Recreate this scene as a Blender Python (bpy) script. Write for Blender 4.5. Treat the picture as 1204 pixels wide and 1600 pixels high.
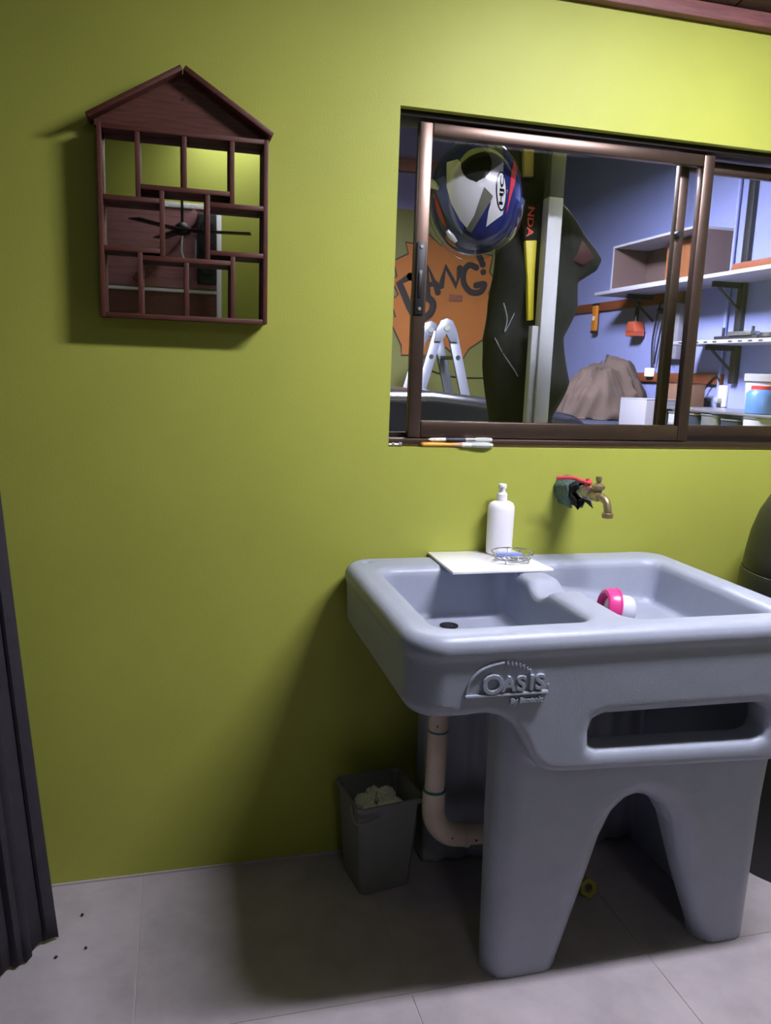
import bpy, bmesh, math, random
import numpy as np
from mathutils import Vector, Matrix
random.seed(7); rng = np.random.default_rng(5)
for o in list(bpy.data.objects): bpy.data.objects.remove(o)
SC = bpy.context.scene
COL = SC.collection

# ------------------------------------------------------------------ camera
CAM_POS = (0.0, -2.1, 1.409)
RIGHT = (0.96716884, -0.25165289, 0.03542961)
DOWN = (-0.01068933, -0.17957281, -0.98368661)
FWD = (0.25390977, 0.95101232, -0.17636722)
cd = bpy.data.cameras.new('camera'); cam = bpy.data.objects.new('camera', cd); COL.objects.link(cam)
cd.sensor_fit = 'AUTO'; cd.sensor_width = 36.0; cd.lens = 1247.24 / 1600.0 * 36.0
cd.clip_start = 0.02; cd.clip_end = 100
mw = Matrix.Identity(4)
for i in range(3):
    mw[i][0] = RIGHT[i]; mw[i][1] = -DOWN[i]; mw[i][2] = -FWD[i]; mw[i][3] = CAM_POS[i]
cam.matrix_world = mw
SC.camera = cam

# ------------------------------------------------------------------ world, exposure
w = bpy.data.worlds.new('night'); SC.world = w; w.use_nodes = True
bg = w.node_tree.nodes['Background']; bg.inputs[0].default_value = (0.02, 0.022, 0.03, 1); bg.inputs[1].default_value = 0.3
SC.view_settings.view_transform = 'Standard'
try: SC.view_settings.look = 'None'
except Exception: pass
SC.view_settings.exposure = 2.2
SC.view_settings.gamma = 1.0
SC.view_settings.use_curve_mapping = False
LAMP_POS = (1.33, -.975, 2.53); LAMP_STRENGTH = 54.0
FILL_POS = (.4, -3.66, 2.98); FILL_STRENGTH = 1.5
GLAMP_POS = (1.5, 1.5, 2.70); GLAMP_STRENGTH = 70.0

# ------------------------------------------------------------------ materials
def lin(c):
    if isinstance(c, str):
        c = tuple(int(c[i:i+2], 16) / 255 for i in (0, 2, 4))
    return tuple((x / 12.92 if x <= .04045 else ((x + .055) / 1.055) ** 2.4) for x in c)
MATS = {}
def mat(name, col, rough=.5, metal=0., var=.0, vscale=6., bump=0., bscale=200., spec=.5, coat=0., emit=None, estr=0., stretch=(1, 1, 1), sss=0.):
    if name in MATS: return MATS[name]
    m = bpy.data.materials.new(name); m.use_nodes = True; MATS[name] = m
    nt = m.node_tree; p = nt.nodes['Principled BSDF']; c = lin(col)
    p.inputs['Base Color'].default_value = (*c, 1); p.inputs['Roughness'].default_value = rough
    p.inputs['Metallic'].default_value = metal; p.inputs['Specular IOR Level'].default_value = spec
    p.inputs['Coat Weight'].default_value = coat
    if emit:
        p.inputs['Emission Color'].default_value = (*lin(emit), 1); p.inputs['Emission Strength'].default_value = estr
    if var or bump:
        tc = nt.nodes.new('ShaderNodeTexCoord'); mp = nt.nodes.new('ShaderNodeMapping')
        mp.inputs['Scale'].default_value = stretch
        nt.links.new(tc.outputs['Object'], mp.inputs[0])
    if var:
        n = nt.nodes.new('ShaderNodeTexNoise'); n.inputs['Scale'].default_value = vscale; n.inputs['Detail'].default_value = 6; n.inputs['Roughness'].default_value = .62
        nt.links.new(mp.outputs[0], n.inputs['Vector'])
        r = nt.nodes.new('ShaderNodeValToRGB')
        r.color_ramp.elements[0].position = .3; r.color_ramp.elements[1].position = .7
        r.color_ramp.elements[0].color = (*[x * (1 - var) for x in c], 1)
        r.color_ramp.elements[1].color = (*[min(1, x * (1 + var)) for x in c], 1)
        nt.links.new(n.outputs['Fac'], r.inputs[0]); nt.links.new(r.outputs[0], p.inputs['Base Color'])
    if bump:
        n2 = nt.nodes.new('ShaderNodeTexNoise'); n2.inputs['Scale'].default_value = bscale; n2.inputs['Detail'].default_value = 3
        nt.links.new(mp.outputs[0], n2.inputs['Vector'])
        b = nt.nodes.new('ShaderNodeBump'); b.inputs['Strength'].default_value = bump; b.inputs['Distance'].default_value = .01
        nt.links.new(n2.outputs['Fac'], b.inputs['Height']); nt.links.new(b.outputs[0], p.inputs['Normal'])
    return m
def glass(name, tint=(1, 1, 1), refl=1.0, ior=1.5, rough=0.0):
    if name in MATS: return MATS[name]
    m = bpy.data.materials.new(name); m.use_nodes = True; MATS[name] = m
    nt = m.node_tree; nt.nodes.clear()
    o = nt.nodes.new('ShaderNodeOutputMaterial'); mx = nt.nodes.new('ShaderNodeMixShader')
    t = nt.nodes.new('ShaderNodeBsdfTransparent'); g = nt.nodes.new('ShaderNodeBsdfGlossy'); f = nt.nodes.new('ShaderNodeFresnel')
    t.inputs[0].default_value = (*tint, 1); g.inputs['Roughness'].default_value = rough; f.inputs['IOR'].default_value = ior
    g.inputs['Color'].default_value = (refl, refl, refl, 1)
    nt.links.new(f.outputs[0], mx.inputs[0]); nt.links.new(t.outputs[0], mx.inputs[1]); nt.links.new(g.outputs[0], mx.inputs[2])
    nt.links.new(mx.outputs[0], o.inputs[0])
    return m
def wood(name, c1, c2, rough=.4, sc=(1, 1, 1), wscale=9., coat=0.):
    if name in MATS: return MATS[name]
    m = mat(name, c1, rough, coat=coat); nt = m.node_tree; p = nt.nodes['Principled BSDF']
    tc = nt.nodes.new('ShaderNodeTexCoord'); mp = nt.nodes.new('ShaderNodeMapping'); mp.inputs['Scale'].default_value = sc
    nt.links.new(tc.outputs['Object'], mp.inputs[0])
    n = nt.nodes.new('ShaderNodeTexNoise'); n.inputs['Scale'].default_value = wscale; n.inputs['Detail'].default_value = 7; n.inputs['Distortion'].default_value = .6
    nt.links.new(mp.outputs[0], n.inputs['Vector'])
    r = nt.nodes.new('ShaderNodeValToRGB'); r.color_ramp.elements[0].position = .35; r.color_ramp.elements[1].position = .68
    r.color_ramp.elements[0].color = (*lin(c1), 1); r.color_ramp.elements[1].color = (*lin(c2), 1)
    nt.links.new(n.outputs['Fac'], r.inputs[0]); nt.links.new(r.outputs[0], p.inputs['Base Color'])
    b = nt.nodes.new('ShaderNodeBump'); b.inputs['Strength'].default_value = .15; b.inputs['Distance'].default_value = .004
    nt.links.new(n.outputs['Fac'], b.inputs['Height']); nt.links.new(b.outputs[0], p.inputs['Normal'])
    return m

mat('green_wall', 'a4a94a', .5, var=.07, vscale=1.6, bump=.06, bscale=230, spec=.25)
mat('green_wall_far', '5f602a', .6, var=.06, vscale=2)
mat('blue_wall', '7c83b8', .6, var=.05, vscale=1.5, bump=.1, bscale=60)
mat('lavender_wall', '6a6594', .6, var=.05, vscale=1.5)
mat('tile', 'a9a1a6', .55, var=.16, vscale=5, bump=.05, bscale=60, spec=.4)
mat('grout', 'b0a9a6', .85)
mat('concrete', '6d6a68', .8, var=.1)
wood('ceil_wood', '3a2a22', '5a4030', .6, (2, 12, 2))
wood('trim_wood', '6e4442', '845452', .55, (1, 10, 10))
wood('shelf_wood', '4a251d', '613529', .5, (30, 30, 3), 5)
wood('shelf_wood_h', '4a251d', '613529', .5, (3, 30, 30), 5)
wood('pink_wood', '9a6a68', 'a87674', .6, (2, 2, 14))
wood('brown_panel', '70473c', '7c5246', .6, (2, 2, 14))
wood('rail_wood', '5e2e1e', '7a4028', .6, (3, 12, 12))
mat('mirror', 'e6e8e6', .015, 1.0)
mat('sink_plastic', '9aa0b0', .38, var=.05, vscale=14, bump=.10, bscale=420, spec=.45)
mat('bronze', '6b5950', .34, .85, var=.06, vscale=30)
mat('bronze_dark', '241b18', .45, .3)
glass('pane', (.93, .94, .95), 1.0, 1.52)
mat('black_rubber', '101012', .6)
mat('white_ceramic', 'f2f1f4', .2, var=.02, vscale=4)
mat('white_plastic', 'eceaf0', .35)
mat('chrome', 'b8bac0', .18, 1.0)
mat('blue_plastic', '7f92d6', .35)
mat('grey_plastic', '8b8b92', .45)
mat('jar_pale', 'c2c5d4', .4)
mat('pink_plastic', 'd63b86', .3)
mat('brass', 'a5936f', .38, .75, var=.15, vscale=60)
mat('galv', 'a9a8a8', .35, .9, var=.15, vscale=80)
mat('red_paint', 'c8484c', .4)
mat('foam', '566e68', .9, var=.35, vscale=40, bump=.8, bscale=160)
mat('foam_in', '1c1c1b', .95)
def pvc():
    m = mat('pvc', 'd9c6b8', .45, var=.08, vscale=12); nt = m.node_tree; p = nt.nodes['Principled BSDF']
    tc = nt.nodes.new('ShaderNodeTexCoord'); v = nt.nodes.new('ShaderNodeTexVoronoi'); v.inputs['Scale'].default_value = 45
    nt.links.new(tc.outputs['Object'], v.inputs['Vector'])
    n = nt.nodes.new('ShaderNodeTexNoise'); n.inputs['Scale'].default_value = 9
    nt.links.new(tc.outputs['Object'], n.inputs['Vector'])
    a = nt.nodes.new('ShaderNodeMath'); a.operation = 'LESS_THAN'; a.inputs[1].default_value = .17; nt.links.new(v.outputs['Distance'], a.inputs[0])
    b = nt.nodes.new('ShaderNodeMath'); b.operation = 'GREATER_THAN'; b.inputs[1].default_value = .56; nt.links.new(n.outputs['Fac'], b.inputs[0])
    c = nt.nodes.new('ShaderNodeMath'); c.operation = 'MULTIPLY'; nt.links.new(a.outputs[0], c.inputs[0]); nt.links.new(b.outputs[0], c.inputs[1])
    mx = nt.nodes.new('ShaderNodeMix'); mx.data_type = 'RGBA'
    old = p.inputs['Base Color'].links[0].from_socket
    nt.links.new(c.outputs[0], mx.inputs['Factor']); nt.links.new(old, mx.inputs['A']); mx.inputs['B'].default_value = (*lin('4a3a34'), 1)
    nt.links.new(mx.outputs['Result'], p.inputs['Base Color'])
pvc()
mat('pvc_glue', '3f6f7c', .5)
mat('bin_grey', '77777a', .5, var=.04)
mat('paper', 'e4e4d2', .8, var=.1, vscale=30)
mat('barrel_black', '23241e', .4, bump=.05, bscale=80)
mat('barrel_edge', '45453e', .5)
mat('curtain', '2b2730', .75, var=.2, vscale=25, bump=.2, bscale=300)
mat('orange_handle', 'd99a2b', .4); mat('bare_wood', 'c79a78', .6); mat('dark_handle', '26283a', .5)
mat('bristle', 'b9bcb6', .8, var=.2, vscale=120, stretch=(1, 20, 20)); mat('white_worn', 'd8d6d2', .5, var=.3, vscale=80)
mat('yellow_green', '9a9440', .5)
mat('helmet_navy', '232a66', .12, coat=.8); mat('helmet_blue', '5058a8', .12, coat=.8); mat('helmet_white', 'd2cfd0', .12, coat=.8)
mat('helmet_grey', '6a685f', .15, coat=.8); mat('helmet_reflection', '23261f', .15, coat=.8); mat('helmet_red', 'c43a44', .15, coat=.8); mat('helmet_black', '0d0d10', .2)
glass('visor', (.9, .9, .93), 1.0, 1.35)
mat('jacket_black', '15160f', .85, var=.2, vscale=14, bump=.25, bscale=40)
mat('jacket_red', '3a1214', .5); mat('jacket_yellow', 'd8c832', .5); mat('jacket_ochre', '7a6a2c', .6); mat('red_print', 'd8402a', .5)
mat('jacket_lav', '5c5578', .5)
mat('post_white', 'b4b4b6', .5, var=.04, vscale=20); mat('post_olive', '4a4b3a', .5)
mat('mural_orange', '92551a', .7, var=.1, vscale=3); mat('mural_black', '1a1114', .7); mat('mural_dark', '2a201c', .7)
mat('aluminium', '7b7d8c', .38, .6)
mat('black_paint', '14141a', .22, coat=.4); mat('dark_tote', '2a3044', .4)
mat('cloth_brown', '443632', .9, var=.15, vscale=10, bump=.3, bscale=200)
mat('box_white', '7d7a86', .7); mat('cardboard', '6a4c3c', .8, var=.08); mat('cab_white', '9795a4', .5); mat('cab_inner', '5e4c4c', .6); mat('cab_orange', '8a5434', .6)
mat('bracket_black', '1d1d26', .5); mat('tool_orange', 'b06c22', .5); mat('tool_red', '9a4634', .5)
mat('can_white', 'a4a2aa', .4); mat('can_dark', '232a38', .4); mat('tin', '9c9ca4', .35, .8)
glass('jar_blue', (.45, .62, .95), 1.0, 1.4); mat('jar_fill', '4a6ea8', .3); mat('jar_red', 'c8303a', .4)
mat('speaker_black', '111014', .5); mat('cable_black', '121214', .5); mat('cable_white', 'd8d8d8', .5)
mat('bulb_glow', 'ffffff', .5, emit='f3f2ff', estr=LAMP_STRENGTH)
mat('fill_glow', 'ffffff', .5, emit='f6f6ff', estr=FILL_STRENGTH)
mat('tube_glow', 'ffffff', .5, emit='eef0ff', estr=GLAMP_STRENGTH)

# ------------------------------------------------------------------ mesh helpers
def tag(o, label=None, cat=None, group=None, kind=None):
    if label: o['label'] = label
    if cat: o['category'] = cat
    if group: o['group'] = group
    if kind: o['kind'] = kind
    return o
ORI = {}
def thing(name, label, cat, loc=(0, 0, 0), group=None):
    o = bpy.data.objects.new(name, None); COL.objects.link(o); o.location = loc; o.empty_display_size = .02
    ORI[o.name] = Vector(loc)
    return tag(o, label, cat, group)
class MB:
    def __init__(s): s.v = []; s.f = []
    def add(s, v, f):
        n = len(s.v); s.v += [tuple(p) for p in v]; s.f += [tuple(i + n for i in q) for q in f]; return s
    def box(s, x0, x1, y0, y1, z0, z1):
        v = [(x, y, z) for x in (x0, x1) for y in (y0, y1) for z in (z0, z1)]
        return s.add(v, [(0, 1, 3, 2), (4, 6, 7, 5), (0, 4, 5, 1), (2, 3, 7, 6), (0, 2, 6, 4), (1, 5, 7, 3)])
    def obox(s, c, ax, ay, az):   # oriented box: centre, half vectors
        c, ax, ay, az = map(Vector, (c, ax, ay, az))
        v = [c + i * ax + j * ay + k * az for i in (-1, 1) for j in (-1, 1) for k in (-1, 1)]
        return s.add(v, [(0, 1, 3, 2), (4, 6, 7, 5), (0, 4, 5, 1), (2, 3, 7, 6), (0, 2, 6, 4), (1, 5, 7, 3)])
    def cyl(s, p0, p1, r0, r1=None, n=24, caps=True):
        r1 = r0 if r1 is None else r1
        p0, p1 = Vector(p0), Vector(p1); d = (p1 - p0).normalized()
        a = d.orthogonal().normalized(); b = d.cross(a)
        v = [p0 + r0 * (math.cos(t) * a + math.sin(t) * b) for t in [2 * math.pi * i / n for i in range(n)]]
        v += [p1 + r1 * (math.cos(t) * a + math.sin(t) * b) for t in [2 * math.pi * i / n for i in range(n)]]
        f = [(i, (i + 1) % n, n + (i + 1) % n, n + i) for i in range(n)]
        if caps: f += [tuple(reversed(range(n))), tuple(range(n, 2 * n))]
        return s.add(v, f)
    def lathe(s, prof, c=(0, 0, 0), d=(0, 0, 1), n=32, sx=1., sy=1., capb=True, capt=True):
        c = Vector(c); d = Vector(d).normalized()
        if abs(d.z) > .999: a, b = Vector((1, 0, 0)), Vector((0, 1, 0)) * (1 if d.z > 0 else -1)
        else: a = d.cross(Vector((0, 0, 1))).normalized(); b = d.cross(a)
        v = []
        for r, h in prof:
            v += [c + d * h + r * (sx * math.cos(t) * a + sy * math.sin(t) * b) for t in [2 * math.pi * i / n for i in range(n)]]
        f = []
        for k in range(len(prof) - 1):
            f += [(k * n + i, k * n + (i + 1) % n, (k + 1) * n + (i + 1) % n, (k + 1) * n + i) for i in range(n)]
        if capb: f.append(tuple(reversed(range(n))))
        if capt: f.append(tuple(range((len(prof) - 1) * n, len(prof) * n)))
        return s.add(v, f)
    def tube(s, pts, r, n=10, closed=False, flat=None, caps=True):
        P = [Vector(p) for p in pts]; m = len(P)
        rr = r if isinstance(r, (list, tuple)) else [r] * m
        v = []; prev = None
        for i in range(m):
            if closed: t = P[(i + 1) % m] - P[i - 1]
            else: t = P[min(i + 1, m - 1)] - P[max(i - 1, 0)]
            t.normalize()
            if flat: a = Vector(flat)
            elif prev is None: a = t.orthogonal().normalized()
            else: a = (prev - t * prev.dot(t)).normalized()
            prev = a; b = t.cross(a).normalized()
            ra = rr[i] if not flat else .0025
            v += [P[i] + ra * math.cos(q) * a + rr[i] * math.sin(q) * b for q in [2 * math.pi * k / n for k in range(n)]]
        f = []
        for i in range(m if closed else m - 1):
            j = (i + 1) % m
            f += [(i * n + k, i * n + (k + 1) % n, j * n + (k + 1) % n, j * n + k) for k in range(n)]
        if not closed and caps: f += [tuple(reversed(range(n))), tuple(range((m - 1) * n, m * n))]
        return s.add(v, f)
    def prism(s, poly, axis, t0, t1):   # poly in the two other axes (x,z for y; y,z for x; x,y for z)
        n = len(poly)
        def P(a, b, t): return {'y': (a, t, b), 'x': (t, a, b), 'z': (a, b, t)}[axis]
        v = [P(a, b, t0) for a, b in poly] + [P(a, b, t1) for a, b in poly]
        f = [(i, (i + 1) % n, n + (i + 1) % n, n + i) for i in range(n)] + [tuple(reversed(range(n))), tuple(range(n, 2 * n))]
        return s.add(v, f)
    def sphere(s, c, r, nu=20, nv=12, sc=(1, 1, 1)):
        prof = [(r * math.sin(math.pi * k / nv), -r * math.cos(math.pi * k / nv)) for k in range(nv + 1)]
        prof[0] = (r * .01, -r); prof[-1] = (r * .01, r)
        b = MB().lathe(prof, (0, 0, 0), n=nu)
        return s.add([(c[0] + x * sc[0], c[1] + y * sc[1], c[2] + z * sc[2]) for x, y, z in b.v], b.f)
    def xf(s, M):
        s.v = [tuple(M @ Vector(p)) for p in s.v]; return s
    def build(s, name, m, parent=None, smooth=False, bevel=0., seg=2, angle=40, origin=None):
        if parent is not None: org = ORI[parent.name]
        elif origin is not None: org = Vector(origin)
        else:
            a = np.array(s.v); org = Vector(((a[:, 0].min() + a[:, 0].max()) / 2, (a[:, 1].min() + a[:, 1].max()) / 2, a[:, 2].min()))
        me = bpy.data.meshes.new(name); me.from_pydata([Vector(p) - org for p in s.v], [], s.f)
        bm = bmesh.new(); bm.from_mesh(me)
        bmesh.ops.recalc_face_normals(bm, faces=bm.faces)
        if bevel:
            es = [e for e in bm.edges if len(e.link_faces) == 2 and e.calc_face_angle(0) > math.radians(30)]
            bmesh.ops.bevel(bm, geom=es, offset=bevel, segments=seg, profile=.5, affect='EDGES', clamp_overlap=True)
        bm.to_mesh(me); bm.free()
        if smooth or bevel:
            me.polygons.foreach_set('use_smooth', [True] * len(me.polygons))
            try: me.set_sharp_from_angle(angle=math.radians(angle))
            except Exception: pass
        o = bpy.data.objects.new(name, me); COL.objects.link(o)
        me.materials.append(MATS[m])
        if parent is None: o.location = org
        else: o.parent = parent
        ORI[o.name] = org
        return o
def struct(o): o['kind'] = 'structure'; return o
def spline(pts, n=8):
    P = [Vector(p) for p in pts]; out = []
    for i in range(len(P) - 1):
        p0, p1, p2, p3 = P[max(i - 1, 0)], P[i], P[i + 1], P[min(i + 2, len(P) - 1)]
        for k in range(n):
            t = k / n
            out.append(.5 * ((2 * p1) + (-p0 + p2) * t + (2 * p0 - 5 * p1 + 4 * p2 - p3) * t * t + (-p0 + 3 * p1 - 3 * p2 + p3) * t ** 3))
    return out + [P[-1]]
def text_mb(s, size, depth, M, offset=0.):
    cu = bpy.data.curves.new('t', 'FONT'); cu.body = s; cu.size = size; cu.extrude = depth; cu.align_x = 'LEFT'; cu.resolution_u = 3; cu.offset = offset; cu.bevel_depth = .0011 if depth > .002 else 0; cu.bevel_resolution = 2
    ob = bpy.data.objects.new('t', cu); COL.objects.link(ob)
    dg = bpy.context.evaluated_depsgraph_get(); dg.update()
    me = bpy.data.meshes.new_from_object(ob.evaluated_get(dg))
    b = MB(); b.add([M @ v.co for v in me.vertices], [tuple(p.vertices) for p in me.polygons])
    bpy.data.objects.remove(ob); bpy.data.curves.remove(cu); bpy.data.meshes.remove(me)
    return b
FRONT = Matrix(((1, 0, 0), (0, 0, -1), (0, 1, 0)))     # text facing -y
def tm(loc, rot=Matrix.Identity(3)):
    return Matrix.Translation(loc) @ (rot.to_4x4())

# distance-field shapes meshed with surface nets
def poly_sdf(X, Y, poly):
    d = np.full(X.shape, 1e9); s = np.ones(X.shape); n = len(poly)
    for i in range(n):
        ax, ay = poly[i]; bx, by = poly[i - 1]
        ex, ey = bx - ax, by - ay; wx, wy = X - ax, Y - ay
        t = np.clip((wx * ex + wy * ey) / (ex * ex + ey * ey), 0, 1)
        d = np.minimum(d, (wx - ex * t) ** 2 + (wy - ey * t) ** 2)
        c1 = Y >= ay; c2 = Y < by; c3 = ex * wy > ey * wx
        flip = (c1 & c2 & c3) | (~c1 & ~c2 & ~c3)
        s = np.where(flip, -s, s)
    return s * np.sqrt(d)
def rbox(X, Y, Z, x0, x1, y0, y1, z0, z1, r):
    qx = np.abs(X - (x0 + x1) / 2) - (x1 - x0) / 2 + r; qy = np.abs(Y - (y0 + y1) / 2) - (y1 - y0) / 2 + r; qz = np.abs(Z - (z0 + z1) / 2) - (z1 - z0) / 2 + r
    return np.sqrt(np.maximum(qx, 0) ** 2 + np.maximum(qy, 0) ** 2 + np.maximum(qz, 0) ** 2) + np.minimum(np.maximum(qx, np.maximum(qy, qz)), 0) - r
def smin(a, b, k):
    h = np.clip(.5 + .5 * (b - a) / k, 0, 1); return b + (a - b) * h - k * h * (1 - h)
def smax(a, b, k): return -smin(-a, -b, k)
def rmax(a, b, r):   # rounded intersection
    ua = np.maximum(a + r, 0); ub = np.maximum(b + r, 0)
    return np.minimum(np.maximum(a, b), -r) * 1.0 * ((ua <= 0) | (ub <= 0)) + 0 if False else np.minimum(np.maximum(a + r, b + r), 0) + np.sqrt(ua ** 2 + ub ** 2) - r
def grid(x0, x1, y0, y1, z0, z1, h):
    xs = np.arange(x0, x1 + h, h, dtype=np.float32); ys = np.arange(y0, y1 + h, h, dtype=np.float32); zs = np.arange(z0, z1 + h, h, dtype=np.float32)
    return xs, ys, zs
def nets(F, xs, ys, zs):
    h = float(xs[1] - xs[0]); S = F < 0
    nx, ny, nz = F.shape
    acc = np.zeros((nx - 1, ny - 1, nz - 1, 3), np.float32); cnt = np.zeros((nx - 1, ny - 1, nz - 1), np.float32)
    for ax in range(3):
        o = [a for a in range(3) if a != ax]
        sl0 = [slice(None)] * 3; sl1 = [slice(None)] * 3; sl0[ax] = slice(0, -1); sl1[ax] = slice(1, None)
        A = F[tuple(sl0)]; B = F[tuple(sl1)]
        X = (S[tuple(sl0)] != S[tuple(sl1)]); T = np.where(X, A / np.where(X, A - B, 1), 0)
        for i in (0, 1):
            for j in (0, 1):
                q = [slice(None)] * 3
                q[o[0]] = slice(i, F.shape[o[0]] - 1 + i); q[o[1]] = slice(j, F.shape[o[1]] - 1 + j)
                x = X[tuple(q)]; t = T[tuple(q)]
                cnt += x; acc[..., ax] += np.where(x, t, 0); acc[..., o[0]] += np.where(x, i, 0); acc[..., o[1]] += np.where(x, j, 0)
    act = cnt > 0; idx = np.full(act.shape, -1, np.int64); idx[act] = np.arange(act.sum())
    I, J, K = np.nonzero(act)
    off = acc[act] / cnt[act][:, None]
    V = np.stack([xs[0] + (I + off[:, 0]) * h, ys[0] + (J + off[:, 1]) * h, zs[0] + (K + off[:, 2]) * h], 1)
    Q = []
    for ax in range(3):
        o = [a for a in range(3) if a != ax]
        sl0 = [slice(1, -1)] * 3; sl1 = [slice(1, -1)] * 3; sl0[ax] = slice(0, -1); sl1[ax] = slice(1, None)
        a = S[tuple(sl0)]; b = S[tuple(sl1)]; C = np.argwhere(a != b); sg = a[a != b]
        C[:, o[0]] += 1; C[:, o[1]] += 1
        def g(i, j):
            c = C.copy(); c[:, o[0]] -= i; c[:, o[1]] -= j; return idx[c[:, 0], c[:, 1], c[:, 2]]
        q = np.stack([g(1, 1), g(0, 1), g(0, 0), g(1, 0)], 1)
        flip = sg if ax != 1 else ~sg
        q[~flip] = q[~flip][:, ::-1]
        Q.append(q)
    return V, np.concatenate(Q)
def nets_obj(name, F, xs, ys, zs, m, parent=None, origin=None):
    V, Q = nets(F, xs, ys, zs)
    org = np.array(ORI[parent.name]) if parent else np.array(origin if origin is not None else ((V[:, 0].min() + V[:, 0].max()) / 2, (V[:, 1].min() + V[:, 1].max()) / 2, V[:, 2].min()))
    me = bpy.data.meshes.new(name)
    V = (V - org).astype(np.float32)
    me.vertices.add(len(V)); me.vertices.foreach_set('co', V.ravel())
    me.loops.add(len(Q) * 4); me.loops.foreach_set('vertex_index', Q.astype(np.int32).ravel())
    me.polygons.add(len(Q)); me.polygons.foreach_set('loop_start', np.arange(0, len(Q) * 4, 4, dtype=np.int32)); me.polygons.foreach_set('loop_total', np.full(len(Q), 4, np.int32))
    me.update(calc_edges=True); me.validate()
    me.polygons.foreach_set('use_smooth', [True] * len(me.polygons))
    o = bpy.data.objects.new(name, me); COL.objects.link(o); me.materials.append(MATS[m])
    if parent: o.parent = parent
    else: o.location = Vector(org)
    ORI[o.name] = Vector(org)
    return o

# ================================================================== THE LAUNDRY ROOM
XL, XR, YB = -1.5, 3.1, -4.0            # side walls, wall behind
WX0, WX1, WZ0, WZ1 = .562, 2.25, 1.20, 2.068   # window opening
WT = .14
def ceil_z(y): return 2.405 - .19 * y
b = MB()
b.box(XL - .1, WX0, 0, WT, 0, 3.6); b.box(WX1, XR + .1, 0, WT, 0, 3.6); b.box(WX0, WX1, 0, WT, 0, WZ0); b.box(WX0, WX1, 0, WT, WZ1, 3.6)
struct(b.build('wall_back', 'green_wall', origin=(0, 0, 0)))
struct(MB().box(XR, XR + .1, YB, 0, 0, 3.6).build('wall_right', 'green_wall'))
struct(MB().box(XL - .1, XR + .1, YB - .1, YB, 0, 3.6).build('wall_front', 'green_wall'))
fl = struct(MB().box(XL, XR, YB, 0, -.06, -.0018).build('floor', 'grout', origin=(0, 0, 0)))
TW = .61
tile_me = None
gx = [-.1 + TW * k for k in range(-3, 6)]; gy = [.04 - TW * k for k in range(0, 8)]
for i in range(len(gx) - 1):
    for j in range(len(gy) - 1):
        x0, x1 = max(gx[i] + .002, XL), min(gx[i + 1] - .002, XR); y0, y1 = max(gy[j + 1] + .002, YB), min(gy[j] - .002, 0)
        if x1 - x0 < .03 or y1 - y0 < .03: continue
        MB().box(x0, x1, y0, y1, -.012, 0).build('tile', 'tile', fl)
# ceiling: wooden boards running away from the wall, rising with the roof
ce = struct(MB().prism([(0, ceil_z(0) + .02), (YB, ceil_z(YB) + .02), (YB, ceil_z(YB) + .05), (0, ceil_z(0) + .05)], 'x', XL, XR).build('ceiling', 'ceil_wood', origin=(0, 0, 0)))
bw = .115
k = 0; x = XL
while x < XR - .01:
    x1 = min(x + bw - .006, XR)
    MB().prism([(-.0, ceil_z(0) + .004), (YB, ceil_z(YB) + .004), (YB, ceil_z(YB) + .019), (-.0, ceil_z(0) + .019)], 'x', x, x1).build('board', 'ceil_wood', ce)
    x += bw
struct(MB().box(XL, XR, -.03, 0, 2.372, 2.412).build('trim_1', 'trim_wood', bevel=.004))
struct(MB().box(XL, XR, -.006, -.0005, 0, .006).build('baseboard_back', 'grout'))

# lamp hanging from the ceiling
lp = thing('ceiling_lamp', 'long narrow white panel lamp hung below the wooden ceiling', 'lamp', LAMP_POS)
l0 = Vector(LAMP_POS); HL = .36
MB().box(l0.x - HL, l0.x + HL, l0.y - .06, l0.y + .06, l0.z, l0.z + .004).build('diffuser', 'bulb_glow', lp)
MB().box(l0.x - HL - .015, l0.x + HL + .015, l0.y - .075, l0.y + .075, l0.z + .004, l0.z + .035).build('housing', 'white_plastic', lp, bevel=.004)
MB().box(l0.x - HL - .015, l0.x + HL + .015, l0.y - .083, l0.y - .076, l0.z - .22, l0.z + .035).build('bounce_blocker', 'bracket_black', lp)  # added skirt, keeps lamp light off the room floor to cut bounce
for s_ in (-1, 1):
    MB().cyl(l0 + Vector((s_ * .25, 0, .03)), (l0.x + s_ * .25, l0.y, ceil_z(l0.y) + .004), .004, n=8).build('hanger_rod', 'galv', lp)
pl_ = thing('fill_panel', 'added flat square white fill light under the wooden ceiling', 'lamp', FILL_POS)  # added fill light behind the camera, brightens the wall the mirror sees
a_, b_, c_ = FILL_POS
MB().box(a_ - .3, a_ + .3, b_ - .3, b_ + .3, c_, c_ + .004).build('diffuser', 'fill_glow', pl_)
MB().box(a_ - .32, a_ + .32, b_ - .32, b_ + .32, c_ + .004, c_ + .03).build('housing', 'white_plastic', pl_, bevel=.004)
for sx_ in (-.25, .25): MB().cyl((a_ + sx_, b_, c_ + .02), (a_ + sx_, b_, ceil_z(b_) + .004), .004, n=8).build('hanger_rod', 'galv', pl_)

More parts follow.
